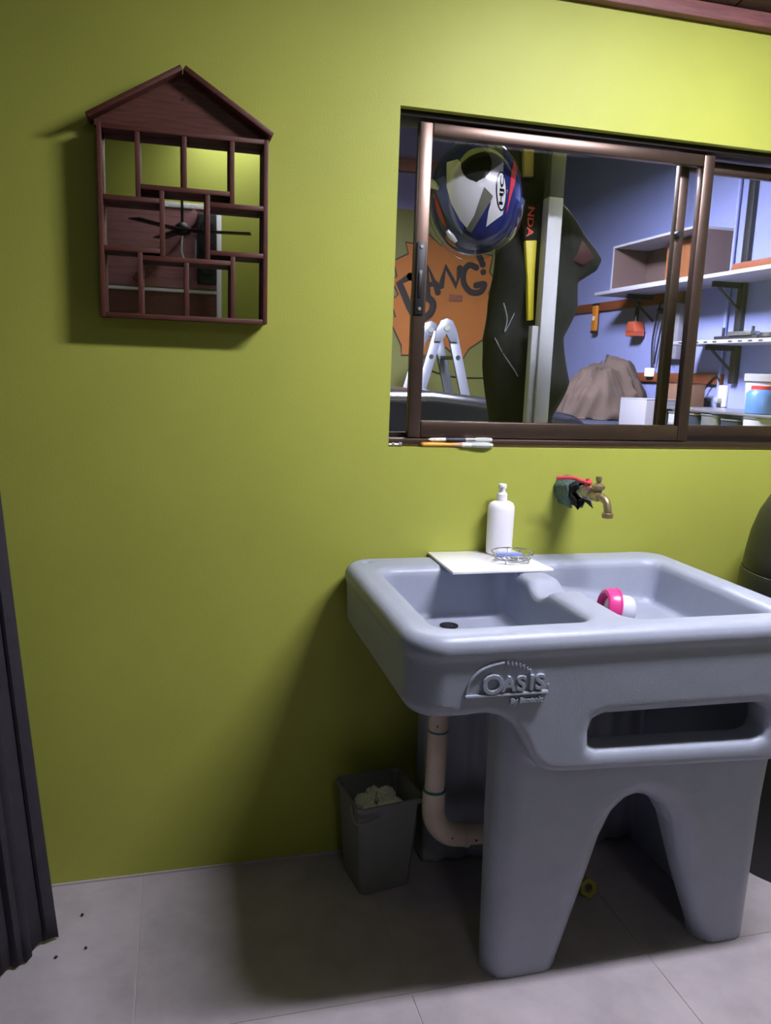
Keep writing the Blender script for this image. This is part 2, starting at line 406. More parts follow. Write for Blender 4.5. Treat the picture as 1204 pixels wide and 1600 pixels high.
# ------------------------------------------------------------------ what the mirror sees on the wall behind
def rear(name, m, x0, x1, z0, z1, t, label, cat, bev=.004, y=YB):
    return tag(MB().box(x0, x1, y, y + t, z0, z1).build(name, m, bevel=bev), label, cat)
pn = thing('wood_partition', 'pinkish wooden partition with white trim and brown lower boards', 'partition', (-.5, YB, 0))
for i in range(9):
    MB().box(-1.4, .33, YB, YB + .03, 1.925 + i * .06, 1.925 + i * .06 + .0585).build('plank', 'pink_wood', pn)
for i in range(12):
    MB().box(-1.4, .30, YB, YB + .03, .02 + i * .156, .02 + i * .156 + .153).build('plank', 'brown_panel', pn)
MB().box(-1.4, .30, YB, YB + .04, 1.893, 1.913).build('white_trim', 'white_plastic', pn, bevel=.003)
MB().box(.30, .335, YB, YB + .045, 0, 2.47).build('frame_post', 'white_plastic', pn, bevel=.004)
MB().box(-1.4, .335, YB, YB + .045, 2.465, 2.50).build('frame_rail', 'white_worn', pn, bevel=.004)
v1 = Vector((-.25, 0, 1.95)); v2 = Vector((.17, 0, 2.44)); d = (v2 - v1); n_ = Vector((-d.z, 0, d.x)).normalized()
MB().obox((v1 + v2) / 2 + Vector((0, YB + .045, 0)), d / 2, (0, .014, 0), n_ * .035).build('brace', 'trim_wood', pn, bevel=.003)
sp = thing('loudspeaker', 'tall black loudspeaker hung on the wooden partition', 'speaker', (.24, YB + .05, 1.93))
MB().box(.165, .295, YB + .05, YB + .16, 1.95, 2.42).build('cabinet', 'speaker_black', sp, bevel=.01)
for z in (2.05, 2.2, 2.33): MB().cyl((.23, YB + .161, z), (.23, YB + .172, z), .045, .04).build('cone', 'cable_black', sp)
fn = thing('ceiling_fan', 'black ceiling fan hanging in front of the wooden partition', 'fan', (.06, YB + .5, 2.24))
fc = Vector((.06, YB + .5, 2.245))
MB().lathe([(.02, -.03), (.05, -.02), (.055, .0), (.045, .03), (.02, .05)], fc).build('motor', 'speaker_black', fn, smooth=True)
MB().cyl(fc + Vector((0, 0, .04)), (fc.x, fc.y, ceil_z(fc.y) + .004), .009, n=10).build('rod', 'speaker_black', fn)
for k in range(3):
    a = math.radians(10 + 120 * k); d = Vector((math.cos(a), math.sin(a), 0)); n_ = Vector((-d.y, d.x, 0))
    MB().obox(fc + d * .24, d * .20, n_ * .045, Vector((0, 0, .004)) + n_ * .0).build('blade', 'speaker_black', fn, bevel=.002)
tag(MB().tube(spline([(.07, YB + .08, 2.30), (.06, YB + .08, 2.16), (.11, YB + .09, 2.08), (.15, YB + .1, 2.12), (.155, YB + .1, 2.25)]), .006).build('fan_cable', 'cable_white', smooth=True), 'pale cable looping below the black fan', 'cable')

# ------------------------------------------------------------------ window
wn = struct(thing('window_1', None, None, (1.4, .06, WZ0)))
def bar(name, x0, x1, y0, y1, z0, z1, m='bronze', p=wn, bev=.003): return MB().box(x0, x1, y0, y1, z0, z1).build(name, m, p, bevel=bev)
bar('frame_head', WX0, WX1, .024, .125, 2.052, WZ1, 'bronze_dark')
bar('frame_sill', WX0, WX1, .020, .125, WZ0, 1.222, 'bronze')
bar('frame_track', WX0, WX1, .062, .068, 1.222, 1.236, 'bronze_dark', bev=0)
bar('frame_jamb', WX0, WX0 + .006, .024, .125, 1.222, 2.052, 'bronze_dark', bev=.001)
bar('frame_jamb', WX1 - .03, WX1, .024, .125, 1.222, 2.052, 'bronze_dark')
SX0, SX1, SZ0, SZ1 = .625, 1.515, 1.224, 2.046
sash = thing('sliding_sash', None, None, (1.07, .04, SZ0)); sash.parent = wn; sash.location = Vector(sash.location) - ORI[wn.name]
def sbar(name, *a, m='bronze', bev=.0035): return MB().box(*a).build(name, m, sash, bevel=bev)
sbar('stile', SX0, SX0 + .036, .030, .058, SZ0, SZ1); sbar('stile', SX1 - .036, SX1, .030, .058, SZ0, SZ1)
sbar('top_rail', SX0 + .036, SX1 - .036, .030, .058, SZ1 - .032, SZ1); sbar('bottom_rail', SX0 + .036, SX1 - .036, .030, .058, SZ0, SZ0 + .046)
sbar('glass_pane', SX0 + .03, SX1 - .03, .044, .048, SZ0 + .04, SZ1 - .026, m='pane', bev=0)
h = sbar('handle', .628, .654, .024, .031, 1.556, 1.745, m='speaker_black', bev=.004)
sbar('handle_grip', .634, .645, .0205, .026, 1.60, 1.665, m='bronze_dark')
for z in (1.572, 1.668, 1.733): MB().cyl((.641, .0245, z), (.641, .021, z), .0055, .0045, 12).build('screw', 'galv', sash)
fx = thing('fixed_sash', None, None, (1.8, .09, SZ0)); fx.parent = wn; fx.location = Vector(fx.location) - ORI[wn.name]
def fbar(name, *a, m='bronze', bev=.0035): return MB().box(*a).build(name, m, fx, bevel=bev)
fbar('stile', 1.438, 1.468, .080, .106, SZ0, SZ1); fbar('stile', 2.19, 2.22, .080, .106, SZ0, SZ1)
fbar('top_rail', 1.468, 2.19, .080, .106, SZ1 - .034, SZ1); fbar('bottom_rail', 1.468, 2.19, .080, .106, SZ0, SZ0 + .046)
fbar('glass_pane', 1.462, 2.196, .091, .095, SZ0 + .04, SZ1 - .028, m='pane', bev=0)
MB().cyl((1.444, .08, 1.83), (1.444, .064, 1.83), .011, .009, 14).build('catch', 'speaker_black', fx)

# ------------------------------------------------------------------ house shaped mirror shelf
hs = thing('mirror_shelf', 'dark wooden house-shaped display shelf with mirrored back on green wall', 'shelf', (.028, 0, 1.507))
T = .011; DF = -.06
def hv(name, x, z0, z1): MB().box(x - T / 2, x + T / 2, DF, -.006, z0, z1).build(name, 'shelf_wood', hs, bevel=.0012)
def hh(name, x0, x1, z): MB().box(x0, x1, DF, -.006, z - T / 2, z + T / 2).build(name, 'shelf_wood_h', hs, bevel=.0012)
MB().box(-.166, .223, -.006, -.001, 1.509, 1.935).build('back_board', 'shelf_wood', hs)
MB().box(-.156, .213, -.0085, -.006, 1.517, 1.925).build('mirror', 'mirror', hs)
hv('side_panel', -.1605, 1.507, 1.936); hv('side_panel', .2185, 1.507, 1.936)
hh('bottom_board', -.155, .213, 1.5125); hh('top_board', -.155, .213, 1.9305)
h1, h2, h3, h5, h6, h7 = 1.777, 1.806, 1.779, 1.664, 1.647, 1.669
for x, z0, z1 in ((-.077, h1 + T / 2, 1.925), (.028, h2 + T / 2, 1.925), (.138, h3 + T / 2, 1.925), (-.024, h6 + T / 2, h2 - T / 2), (.081, h6 + T / 2, h2 - T / 2), (-.075, 1.518, h5 - T / 2), (.031, 1.518, h6 - T / 2), (.140, 1.518, h7 - T / 2)):
    hv('divider', x, z0, z1)
for x0, x1, z in ((-.155, -.0295, h1), (-.0715, .1325, h2), (.0865, .213, h3), (-.155, -.0295, h5), (-.0695, .1345, h6), (.0865, .213, h7)):
    hh('shelf_board', x0, x1, z)
MB().prism([(-.172, 1.936), (.226, 1.936), (.226, 1.947), (.0265, 2.067), (-.172, 1.949)], 'y', -.032, -.006).build('gable_panel', 'shelf_wood_h', hs)
MB().cyl((.026, -.032, 2.012), (.026, -.033, 2.012), .0035, n=10).build('nail_hole', 'black_rubber', hs)
MB().box(-.03, .086, -.002, -.0005, 1.96, 2.02).build('hanger_plate', 'galv', hs)
for sgn, ex, ax in ((-1, -.185, .0235), (1, .233, .0295)):
    e = Vector((ex, 0, 1.947)); a = Vector((ax, 0, 2.071)); d = a - e; n_ = Vector((-d.z, 0, d.x)).normalized()
    if n_.z < 0: n_ = -n_
    MB().obox((e + a) / 2 + Vector((0, -.0345, 0)), d / 2, (0, .0335, 0), n_ * .006).build('roof_board', 'shelf_wood_h', hs, bevel=.0015)

# ------------------------------------------------------------------ laundry sink
sk = thing('laundry_sink', 'grey moulded plastic double laundry sink with arched front against green wall', 'sink', (.93, -.34, 0))
hgr = .0052
xs, ys, zs = grid(.40, 1.46, -.74, .02, -.02, .93, hgr)
X, Y, Z = np.meshgrid(xs, ys, zs, indexing='ij', sparse=True)
X2, Z2 = np.meshgrid(xs, zs, indexing='ij')
X3, Y3 = np.meshgrid(xs, ys, indexing='ij')
def rpoly(x0, x1, y0, y1, r):
    qx = np.abs(X3 - (x0 + x1) / 2) - (x1 - x0) / 2 + r; qy = np.abs(Y3 - (y0 + y1) / 2) - (y1 - y0) / 2 + r
    return (np.sqrt(np.maximum(qx, 0) ** 2 + np.maximum(qy, 0) ** 2) + np.minimum(np.maximum(qx, qy), 0) - r)[:, :, None]
# rolled rim
rim = rmax(rpoly(.434, 1.418, -.694, -.004, .085), np.abs(Z - .865) - .030, .029)
# tub below the rim, tapering slightly
tub = rmax(rpoly(.441, 1.414, -.687, -.006, .075) + np.maximum(.85 - Z, 0) * .04, np.maximum(Z - .88, .716 - Z), .035)
# apron, with its stepped lower edge
ap = [(.52, .87), (.52, .722), (.56, .722), (.605, .724), (.638, .716), (.665, .697), (.690, .662), (.713, .620), (.735, .591), (.76, .578), (.79, .573), (1.41, .545), (1.41, .87)]
dap = poly_sdf(X2, Z2, ap)[:, None, :]
yfa = -.687 + (.85 - Z) * .04
apron = rmax(dap, np.maximum(yfa - Y, Y + .57), .016)
# front pedestal
pan = [(.682, .74), (.685, .415), (.693, .06), (.697, -.045), (1.420, -.045), (1.402, .40), (1.405, .74)]
arch = [(.880, -.1), (.888, .02), (.93, .20), (.962, .345), (.985, .405), (1.012, .433), (1.04, .441), (1.072, .432), (1.108, .408), (1.143, .355), (1.204, .18), (1.268, .02), (1.282, -.1)]
dpan = np.maximum(poly_sdf(X2, Z2, pan), -poly_sdf(X2, Z2, arch))
dpan = smax(poly_sdf(X2, Z2, pan), -poly_sdf(X2, Z2, arch), .012)[:, None, :]
yfp = -.612 + (.53 - Z) * .068
front = rmax(dpan, np.maximum(yfp - Y, Y + .475), .055)
# rear pedestal
rp = [(.668, .74), (.676, .0), (1.40, .0), (1.40, .74)]
drp = poly_sdf(X2, Z2, rp)[:, None, :]
rearp = rmax(drp, np.maximum(-.115 - Y, Y + .012), .02) + .004 * np.sin((X - .67) * 95) * (np.abs(Y + .06) < .2)
F = smin(tub, rim, .006)
F = np.minimum(F, apron)
F = smin(F, front, .022)
F = smin(F, rearp, .02)
# right end cheek joining front and rear pedestals
F = np.minimum(F, rbox(X, Y, Z, 1.36, 1.40, -.52, -.05, -.02, .74, .012))
# basins
ztaper = (Z - .895) * .09
bl = rpoly(.515, .866, -.618, -.140, .04) - ztaper
bl = rmax(bl, .757 - Z + 0 * X, .022)
F = smax(F, -bl, .026)
fslope = (.785 - .15 * (X - 1.22)) - Z
br = rpoly(.956, 1.338, -.618, -.125, .04) - ztaper
br = rmax(br, fslope, .02)
F = smax(F, -br, .026)
# notch in the divider
nt_ = np.sqrt((Y + .345) ** 2 + (Z - .925) ** 2) - .058
nt_ = np.maximum(nt_, np.maximum(.84 - X, X - .985))
F = smax(F, -nt_, .02)
F = np.maximum(F, -rbox(X, Y, Z, .76, 1.36, -.592, -.13, .46, .712, .03))
# long slot through the apron, dark hollow behind
slot = [(.850, .660), (.853, .628), (.868, .618), (1.272, .604), (1.294, .612), (1.300, .632), (1.294, .680), (1.274, .694), (.880, .698), (.857, .689)]
dsl = poly_sdf(X2, Z2, slot)[:, None, :]
F = smax(F, -np.maximum(dsl, Y + .42), .028)
# maker's mark plinth: tiny dimple on the back left corner of the rim
F = smax(F, -(np.sqrt((X - .50) ** 2 + (Y + .06) ** 2 + (Z - .90) ** 2) - .013), .006)
F = np.maximum(F, -Z)
nets_obj('basin_body', F.astype(np.float32), xs, ys, zs, 'sink_plastic', sk)
del F, tub, rim, apron, front, rearp, bl, br
# shallow bead where rim meets apron
dr = MB().lathe([(.024, 0), (.024, .003), (.018, .0032), (.017, .0015)], (.683, -.222, .7575), capt=True).build('drain', 'black_rubber', sk, smooth=True)
for k in range(6):
    a = k * math.pi / 3
    MB().cyl((.683 + .009 * math.cos(a), -.222 + .009 * math.sin(a), .7590), (.683 + .009 * math.cos(a), -.222 + .009 * math.sin(a), .7602), .0025, n=8).build('drain_hole', 'chrome', dr)
from mathutils.bvhtree import BVHTree
_me = bpy.data.objects['basin_body'].data
_bvh = BVHTree.FromPolygons([v.co for v in _me.vertices], [tuple(p.vertices) for p in _me.polygons])
def ap_y(x, z):
    hit = _bvh.ray_cast(Vector((x, -2, z)) - ORI[sk.name], Vector((0, 1, 0)))[0]
    return hit.y + ORI[sk.name].y
# raised lettering and arc on the apron
tilt = Matrix.Rotation(math.atan(.04), 3, 'X')
LZ = .781
def on_apron(x, z, up=.0):
    x += .001; z -= .006
    return Vector((x, ap_y(x, z) - up, z))
for ch, sz, lx_ in (('O', .0575, .5885), ('A', .043, .6325), ('S', .0435, .6635), ('I', .0435, .6915), ('S', .0445, .7045)):
    text_mb(ch, sz, .006, tm(on_apron(lx_, LZ - (.003 if ch == 'O' else -.001)), tilt @ FRONT), .0008).build('logo_letter', 'sink_plastic', sk, smooth=True, angle=40)
q = text_mb('By Ecotank', .0155, .0035, tm(on_apron(.653, .7535, .002), tilt @ FRONT)); q.build('logo_tagline', 'sink_plastic', sk)
MB().obox(on_apron(.645, .774), (.0905, 0, 0), (0, .0065, 0), (0, .0004, .003)).build('logo_bar', 'sink_plastic', sk, bevel=.001)
arc = [(.557, .775), (.560, .795), (.570, .814), (.588, .830), (.612, .839), (.634, .8425)]
MB().tube([on_apron(x, z, .001) for x, z in spline([(a, c, 0) for a, c in arc], 5) for _ in [0]] if False else [on_apron(p.x, p.y, .001) for p in spline([(a, c, 0) for a, c in arc], 5)], [.0022 + .0018 * min(1, i / 16) for i in range(26)], 8).build('logo_arc', 'sink_plastic', sk, smooth=True)
for x, z in ((.642, .8422), (.651, .8408), (.660, .8385), (.669, .8353), (.678, .831), (.686, .8262), (.6935, .8207)):
    MB().obox(on_apron(x, z), (.0018, 0, .0006), (0, .004, 0), (-.0012, 0, .0038)).build('logo_ray', 'sink_plastic', sk)
MB().cyl(on_apron(.737, .787, -.002), on_apron(.737, .787, .003), .003, n=10).build('logo_dot', 'sink_plastic', sk)

# tile lying across the back rim, with bottle and soap dish
tl = MB().prism([(.688, -.003), (.949, -.003), (.967, -.226), (.684, -.228)], 'z', .8965, .9035).build('loose_tile', 'white_ceramic', bevel=.0012)
tag(tl, 'white ceramic tile laid across the back rim of the grey sink', 'tile')
TZ = .9038
bx, by = .886, -.042
bt = thing('pump_bottle', 'tall white plastic pump bottle standing on the loose white tile', 'bottle', (bx, by, TZ))
prof = [(.030, 0), (.0365, .003), (.0375, .01), (.0385, .10), (.0388, .128), (.0375, .138), (.033, .146), (.024, .151), (.0135, .153), (.0135, .160)]
MB().lathe(prof, (bx, by, TZ), sx=1., sy=.82, n=40).build('body', 'white_plastic', bt, smooth=True, angle=60)
MB().lathe([(.0148, .153), (.0148, .172), (.012, .1755), (.009, .178), (.0085, .188)], (bx, by, TZ)).build('collar', 'white_plastic', bt, smooth=True, angle=35)
MB().lathe([(.0085, .186), (.011, .188), (.0115, .197), (.010, .200), (.004, .2008)], (bx, by, TZ)).build('pump_head', 'white_plastic', bt, smooth=True, angle=35)
MB().tube([(bx, by, TZ + .194), (bx - .002, by - .010, TZ + .1945), (bx - .004, by - .017, TZ + .193)], [.005, .0045, .0038], 10).build('nozzle', 'white_plastic', bt, smooth=True)
cx, cy = .888, -.135
sd = thing('soap_dish', 'round chromed wire soap dish on the loose white tile', 'soap dish', (cx, cy, TZ))
def ring(r, z, rr, nm): MB().tube([(cx + r * math.cos(t), cy + r * .92 * math.sin(t), z) for t in [2 * math.pi * i / 40 for i in range(40)]], rr, 8, True).build(nm, 'chrome', sd, smooth=True)
ring(.058, TZ + .026, .0019, 'rim_wire'); ring(.048, TZ + .010, .0016, 'base_wire')
for k in range(10):
    a = 2 * math.pi * k / 10 + .2
    ca, sa = math.cos(a), .92 * math.sin(a)
    MB().tube([(cx + .060 * ca, cy + .060 * sa, TZ + .0275), (cx + .0565 * ca, cy + .0565 * sa, TZ + .022), (cx + .048 * ca, cy + .048 * sa, TZ + .0095)], .0013, 6).build('upright_wire', 'chrome', sd, smooth=True)
for k in range(5):
    u = -.034 + .017 * k; hl = math.sqrt(.048 ** 2 - u * u) * .92
    MB().cyl((cx + u, cy - hl, TZ + .0105), (cx + u, cy + hl, TZ + .0105), .0012, n=6).build('cross_wire', 'chrome', sd)
for k in range(4):
    a = math.pi / 4 + k * math.pi / 2
    MB().cyl((cx + .046 * math.cos(a), cy + .043 * math.sin(a), TZ), (cx + .046 * math.cos(a), cy + .043 * math.sin(a), TZ + .0105), .0022, n=8).build('foot', 'chrome', sd)
R1 = Matrix.Translation((cx - .006, cy + .004, TZ + .0175)) @ Matrix.Rotation(-.12, 4, 'Z')
s1 = MB().box(-.041, .034, -.010, .010, -.0055, .0055).xf(R1); tag(s1.build('nail_brush', 'blue_plastic', bevel=.004), 'small blue plastic brush lying in the wire soap dish', 'brush')
R2 = Matrix.Translation((cx + .006, cy - .024, TZ + .0155)) @ Matrix.Rotation(-.16, 4, 'Z')
s2 = MB().box(-.022, .026, -.006, .006, -.0035, .0035).xf(R2); tag(s2.build('soap_sliver', 'grey_plastic', bevel=.003), 'thin grey soap sliver in the wire soap dish', 'soap')

# jar with pink ring lying in the right hand basin
def fz(x): return .785 - .15 * (x - 1.22)
jd = Vector((.95, -.15, -.16)).normalized()
jc = Vector((.988, -.466, fz(.988) + .0495))
jr = thing('plastic_jar', 'white plastic jar with bright pink ring lying in the right basin', 'jar', jc - Vector((0, 0, .046)))
MB().lathe([(.032, .012), (.036, .03), (.036, .052), (.033, .060), (.024, .064)], jc, jd, 36).build('body', 'jar_pale', jr, smooth=True, angle=50)
MB().lathe([(.027, .006), (.028, -.004), (.034, -.011), (.041, -.009), (.046, .0), (.048, .014), (.050, .016), (.050, .0195), (.036, .0195)], jc, jd, 40, capb=False, capt=False).build('pink_ring', 'pink_plastic', jr, smooth=True, angle=35)
MB().lathe([(.025, .004), (.016, .003), (.004, .003)], jc, jd, 30, capb=False).build('inner_disc', 'white_plastic', jr, smooth=True)

# tap
tp = thing('garden_tap', 'brass tap with red lever on a pipe leaving the green wall', 'tap', (1.10, 0, 1.095))
AX = Vector((.0, -1, -.0))
p0 = Vector((1.098, 0, 1.092))
MB().cyl(p0, p0 + AX * .125, .012, n=20).build('supply_pipe', 'galv', tp)
vb = p0 + AX * .135
MB().lathe([(.013, -.03), (.018, -.028), (.018, -.014), (.016, -.012), (.019, 0), (.016, .012), (.018, .014), (.018, .028), (.012, .03)], vb, AX, 12).build('valve_body', 'galv', tp, smooth=True, angle=35)
MB().lathe([(.008, .012), (.008, .026), (.012, .027), (.012, .031), (.006, .033), (.005, .040)], vb).build('valve_stem', 'red_paint', tp, smooth=True, angle=35)
hp = vb + Vector((0, 0, .030))
MB().tube([hp + Vector((.010, -.004, 0)), hp + Vector((-.012, .010, .001)), hp + Vector((-.022, .020, .006)), hp + Vector((-.034, .034, .0075)), hp + Vector((-.066, .058, .004))], [.007, .006, .0055, .0055, .0055], 8).build('lever', 'red_paint', tp, smooth=True)
bb = p0 + AX * .185
MB().lathe([(.012, -.03), (.015, -.022), (.012, -.015), (.014, -.006), (.016, .004), (.013, .014)], bb, AX, 20).build('bib_body', 'brass', tp, smooth=True, angle=40)
MB().tube(spline([bb + Vector((0, .005, 0)), bb + Vector((.004, -.018, -.001)), bb + Vector((.010, -.036, -.010)), bb + Vector((.012, -.044, -.030)), bb + Vector((.012, -.045, -.042))], 5), .0105, 16).build('spout', 'brass', tp, smooth=True)
MB().lathe([(.0125, -.008), (.0145, -.007), (.0145, .005), (.012, .006)], bb + Vector((.012, -.045, -.045))).build('spout_lip', 'brass', tp, smooth=True, angle=35)
MB().lathe([(.010, .008), (.011, .016), (.017, .018), (.018, .028), (.012, .032), (.006, .034), (.006, .040), (.0085, .042), (.008, .052), (.004, .053)], bb + Vector((.003, -.002, 0))).build('bonnet', 'brass', tp, smooth=True, angle=35)
# foam pipe sleeve, torn and hanging open underneath
fm = thing('pipe_sleeve', 'torn dark green foam sleeve wrapped around the tap pipe', 'pipe insulation', (1.10, -.06, 1.05))
def sleeve(r, seed, a0, a1, L, ragged):
    n, mseg = 28, 10; V = []; Fc = []
    for i in range(n + 1):
        a = a0 + (a1 - a0) * i / n
        e = abs(2 * i / n - 1)
        ll = L * (1 - ragged * (.5 + .5 * math.sin(4 * a + seed)) * .35)
        flare = 1 + .55 * max(0, e - .6)
        for j in range(mseg + 1):
            y = -.001 - ll * j / mseg
            rr = r * flare * (1 + .05 * math.sin(7 * a + 40 * y))
            V.append((p0.x + rr * math.sin(a), y, p0.z - .002 + rr * math.cos(a) - (.012 if e > .93 else 0)))
    for i in range(n):
        for j in range(mseg):
            q = i * (mseg + 1) + j; Fc.append((q, q + 1, q + mseg + 2, q + mseg + 1))
    return V, Fc
for nm, args, m in (('outer_wrap', (.034, 0, -2.75, 2.75, .085, .25), 'foam'), ('inner_wrap', (.027, 2, -2.6, 2.9, .108, .35), 'foam_in')):
    V, Fc = sleeve(*args); q = MB().add(V, Fc).build(nm, m, fm, smooth=True, angle=80)
    so = q.modifiers.new('thick', 'SOLIDIFY'); so.thickness = .005
for pts in ([(1.080, -.060, 1.068), (1.112, -.064, 1.062), (1.122, -.088, 1.062), (1.096, -.094, 1.036)], [(1.104, -.10, 1.070), (1.120, -.115, 1.072), (1.128, -.122, 1.046)]):
    q = MB().add(pts, [tuple(range(len(pts)))]).build('torn_flap', 'foam_in', fm); so = q.modifiers.new('thick', 'SOLIDIFY'); so.thickness = .005

# ------------------------------------------------------------------ under the sink
dp = thing('drain_pipe', 'pale plastic drain pipe with elbow below the sink', 'pipe', (.653, -.25, .14))
px, py = .655, -.25; R = .0265
MB().cyl((px + .006, py, .72), (px, py, .30), R, n=28).build('down_pipe', 'pvc', dp, smooth=True)
el = [(px, py, .315)] + [(px + .078 * (1 - math.cos(t)), py - .002 * t, .262 - .085 * math.sin(t)) for t in [math.pi / 2 * k / 10 for k in range(11)]] + [(px + .098, py - .004, .174)]
MB().tube(el, .0305, 28).build('elbow', 'pvc', dp, smooth=True, angle=50)
MB().cyl((px + .08, py - .004, .176), (px + .40, py - .02, .165), R, n=28).build('cross_pipe', 'pvc', dp, smooth=True)
MB().cyl((px, py, .314), (px, py, .319), .0312, n=28).build('glue_ring', 'pvc_glue', dp, smooth=True)
MB().cyl((px + .003, py, .482), (px + .003, py, .488), .0272, n=28).build('glue_ring', 'pvc_glue', dp, smooth=True)
MB().cyl((px + .088, py - .004, .1755), (px + .1, py - .0045, .175), .0322, n=28).build('collar', 'pvc', dp, smooth=True)
wb = thing('waste_bin', 'small square grey plastic waste bin by the green wall', 'bin', (.535, -.135, 0))
def sq(hx, hy, z, c=.013, cut=0):
    return [(-hx + c, -hy, z), (hx - c, -hy, z), (hx, -hy + c, z), (hx, hy - c, z), (hx - c, hy, z), (-hx + c, hy, z), (-hx, hy - c, z), (-hx, -hy + c, z)]
RB = Matrix.Translation((.535, -.135, 0)) @ Matrix.Rotation(math.radians(9), 4, 'Z')
V = []; ringsz = [(.070, .066, .0), (.074, .070, .004), (.090, .086, .255), (.097, .093, .257), (.0985, .0945, .272), (.094, .090, .273), (.088, .084, .262), (.072, .068, .008)]
for hx, hy, z in ringsz: V += sq(hx, hy, z)
Fc = [tuple(reversed(range(8)))] + [(k * 8 + i, k * 8 + (i + 1) % 8, (k + 1) * 8 + (i + 1) % 8, (k + 1) * 8 + i) for k in range(len(ringsz) - 1) for i in range(8)] + [tuple(range(len(ringsz) * 8 - 8, len(ringsz) * 8))]
MB().add(V, Fc).xf(RB).build('body', 'bin_grey', wb, smooth=True, angle=30)
hd = [(-.101, -.05, .262), (-.107, -.09, .24), (-.085, -.1, .236), (-.04, -.1, .246)]
MB().tube([RB @ p for p in spline(hd, 6)], .004, 8).build('carry_handle', 'bin_grey', wb, smooth=True)
from mathutils import noise as mn
def crumple(c, r, seed, sub=4):
    bm = bmesh.new(); bmesh.ops.create_icosphere(bm, subdivisions=sub, radius=r)
    o = Vector((seed * 3.1, seed * 1.7, -seed))
    for v in bm.verts:
        d = v.co / r
        k = .92 + .22 * mn.noise(d * 1.9 + o) - .30 * abs(mn.noise(d * 3.1 + o * 2)) + .10 * abs(mn.noise(d * 7 + o))
        v.co = v.co * (k + .12)
    b = MB(); b.add([tuple(v.co + Vector(c)) for v in bm.verts], [tuple(v.index for v in f.verts) for f in bm.faces]); bm.free(); return b
for i, (dx, dy, z, r) in enumerate([(-.045, -.042, .212, .030), (.004, -.05, .212, .029), (.05, -.038, .21, .029), (-.048, .014, .216, .029), (.028, .008, .226, .030), (.052, .05, .212, .026), (-.042, .06, .205, .022), (.0, .055, .218, .026)]):
    p = RB @ Vector((dx * .82, dy * .72, z + .010))
    tag(crumple(p, r * .86, 10 + i).build('crumpled_paper', 'paper', smooth=True, angle=25), 'crumpled pale paper ball inside the grey waste bin', 'paper', 'paper balls in the waste bin')
yr = MB()
hexo = [(.027 * math.cos(math.pi / 3 * k + .3), .027 * math.sin(math.pi / 3 * k + .3)) for k in range(6)]; hexi = [(.013 * math.cos(math.pi / 3 * k + .3), .013 * math.sin(math.pi / 3 * k + .3)) for k in range(6)]
Mx = Matrix.Translation((1.082, -.34, .028)) @ Matrix.Rotation(math.radians(70), 4, 'X') @ Matrix.Rotation(.2, 4, 'Z')
V = [(*p, z) for z in (-.008, .008) for p in hexo] + [(*p, z) for z in (-.008, .008) for p in hexi]
Fc = [(i, (i + 1) % 6, 6 + (i + 1) % 6, 6 + i) for i in range(6)] + [(12 + i, 18 + i, 18 + (i + 1) % 6, 12 + (i + 1) % 6) for i in range(6)] + [(i, 12 + i, 12 + (i + 1) % 6, (i + 1) % 6) for i in range(6)] + [(6 + i, 6 + (i + 1) % 6, 18 + (i + 1) % 6, 18 + i) for i in range(6)]
tag(yr.add(V, Fc).xf(Mx).build('plastic_ring', 'yellow_green', bevel=.002), 'yellow-green hexagonal plastic ring on the floor under the sink', 'ring')

for i, (x, y) in enumerate([(-.243, -.142), (-.287, -.285), (-.222, -.268)]):
    tag(crumple((x, y, .0036), .0036, 40 + i, 2).build('floor_crumb', 'black_rubber'), 'tiny dark crumb on the floor tile beside the curtain', 'crumb', 'crumbs by the curtain')

# black barrel bin right of the sink
bc = (1.805, -.272)
br_ = thing('barrel_bin', 'black round bin with domed lid right of the grey sink', 'bin', (bc[0], bc[1], 0))
MB().lathe([(.205, 0), (.21, .01), (.232, .6), (.2305, .862), (.2265, .873)], (*bc, 0), n=56).build('body', 'barrel_black', br_, smooth=True, angle=35)
MB().lathe([(.223, .874), (.224, .882), (.221, .92), (.212, .98), (.195, 1.04), (.168, 1.095), (.13, 1.14), (.08, 1.168), (.02, 1.178)], (*bc, 0), n=56).build('dome_lid', 'barrel_black', br_, smooth=True, angle=35)
MB().lathe([(.2262, .8725), (.2275, .8740), (.2255, .8752)], (*bc, 0), n=56, capb=False, capt=False).build('seam_band', 'barrel_edge', br_, smooth=True)

# ------------------------------------------------------------------ pleated curtain at the left
ct = thing('pleated_curtain', 'dark charcoal pleated curtain hanging beside the green wall', 'curtain', (-.40, -.30, 0))
prof = [(-.292, -.215), (-.312, -.232), (-.322, -.226), (-.335, -.245), (-.350, -.262), (-.342, -.285), (-.358, -.290), (-.365, -.305), (-.382, -.300), (-.395, -.325), (-.41, -.318), (-.43, -.34), (-.45, -.332), (-.47, -.35)]
pr = spline([(a, c, 0) for a, c in prof], 3)
NZ = 24; V = []; Fc = []
for k in range(NZ + 1):
    z = .004 + 2.05 * k / NZ
    sx = -.098 * (z) / 1.1 * (1 - .12 * z); am = 1 - .2 * k / NZ
    for i, p in enumerate(pr):
        hem = (.012 * abs(math.sin(i * .55)) if k == 0 else 0)
        V.append((-.292 + (p.x + .292) * am + sx, p.y * 1.0 + .02 * math.sin(z * 1.3), z + hem))
m_ = len(pr)
for k in range(NZ):
    for i in range(m_ - 1): Fc.append((k * m_ + i, k * m_ + i + 1, (k + 1) * m_ + i + 1, (k + 1) * m_ + i))
q = MB().add(V, Fc).build('cloth', 'curtain', ct, smooth=True, angle=30); so = q.modifiers.new('thick', 'SOLIDIFY'); so.thickness = .004
MB().cyl((-.85, -.28, 2.065), (-.42, -.24, 2.065), .012, n=12).build('curtain_rod', 'bronze_dark', ct)
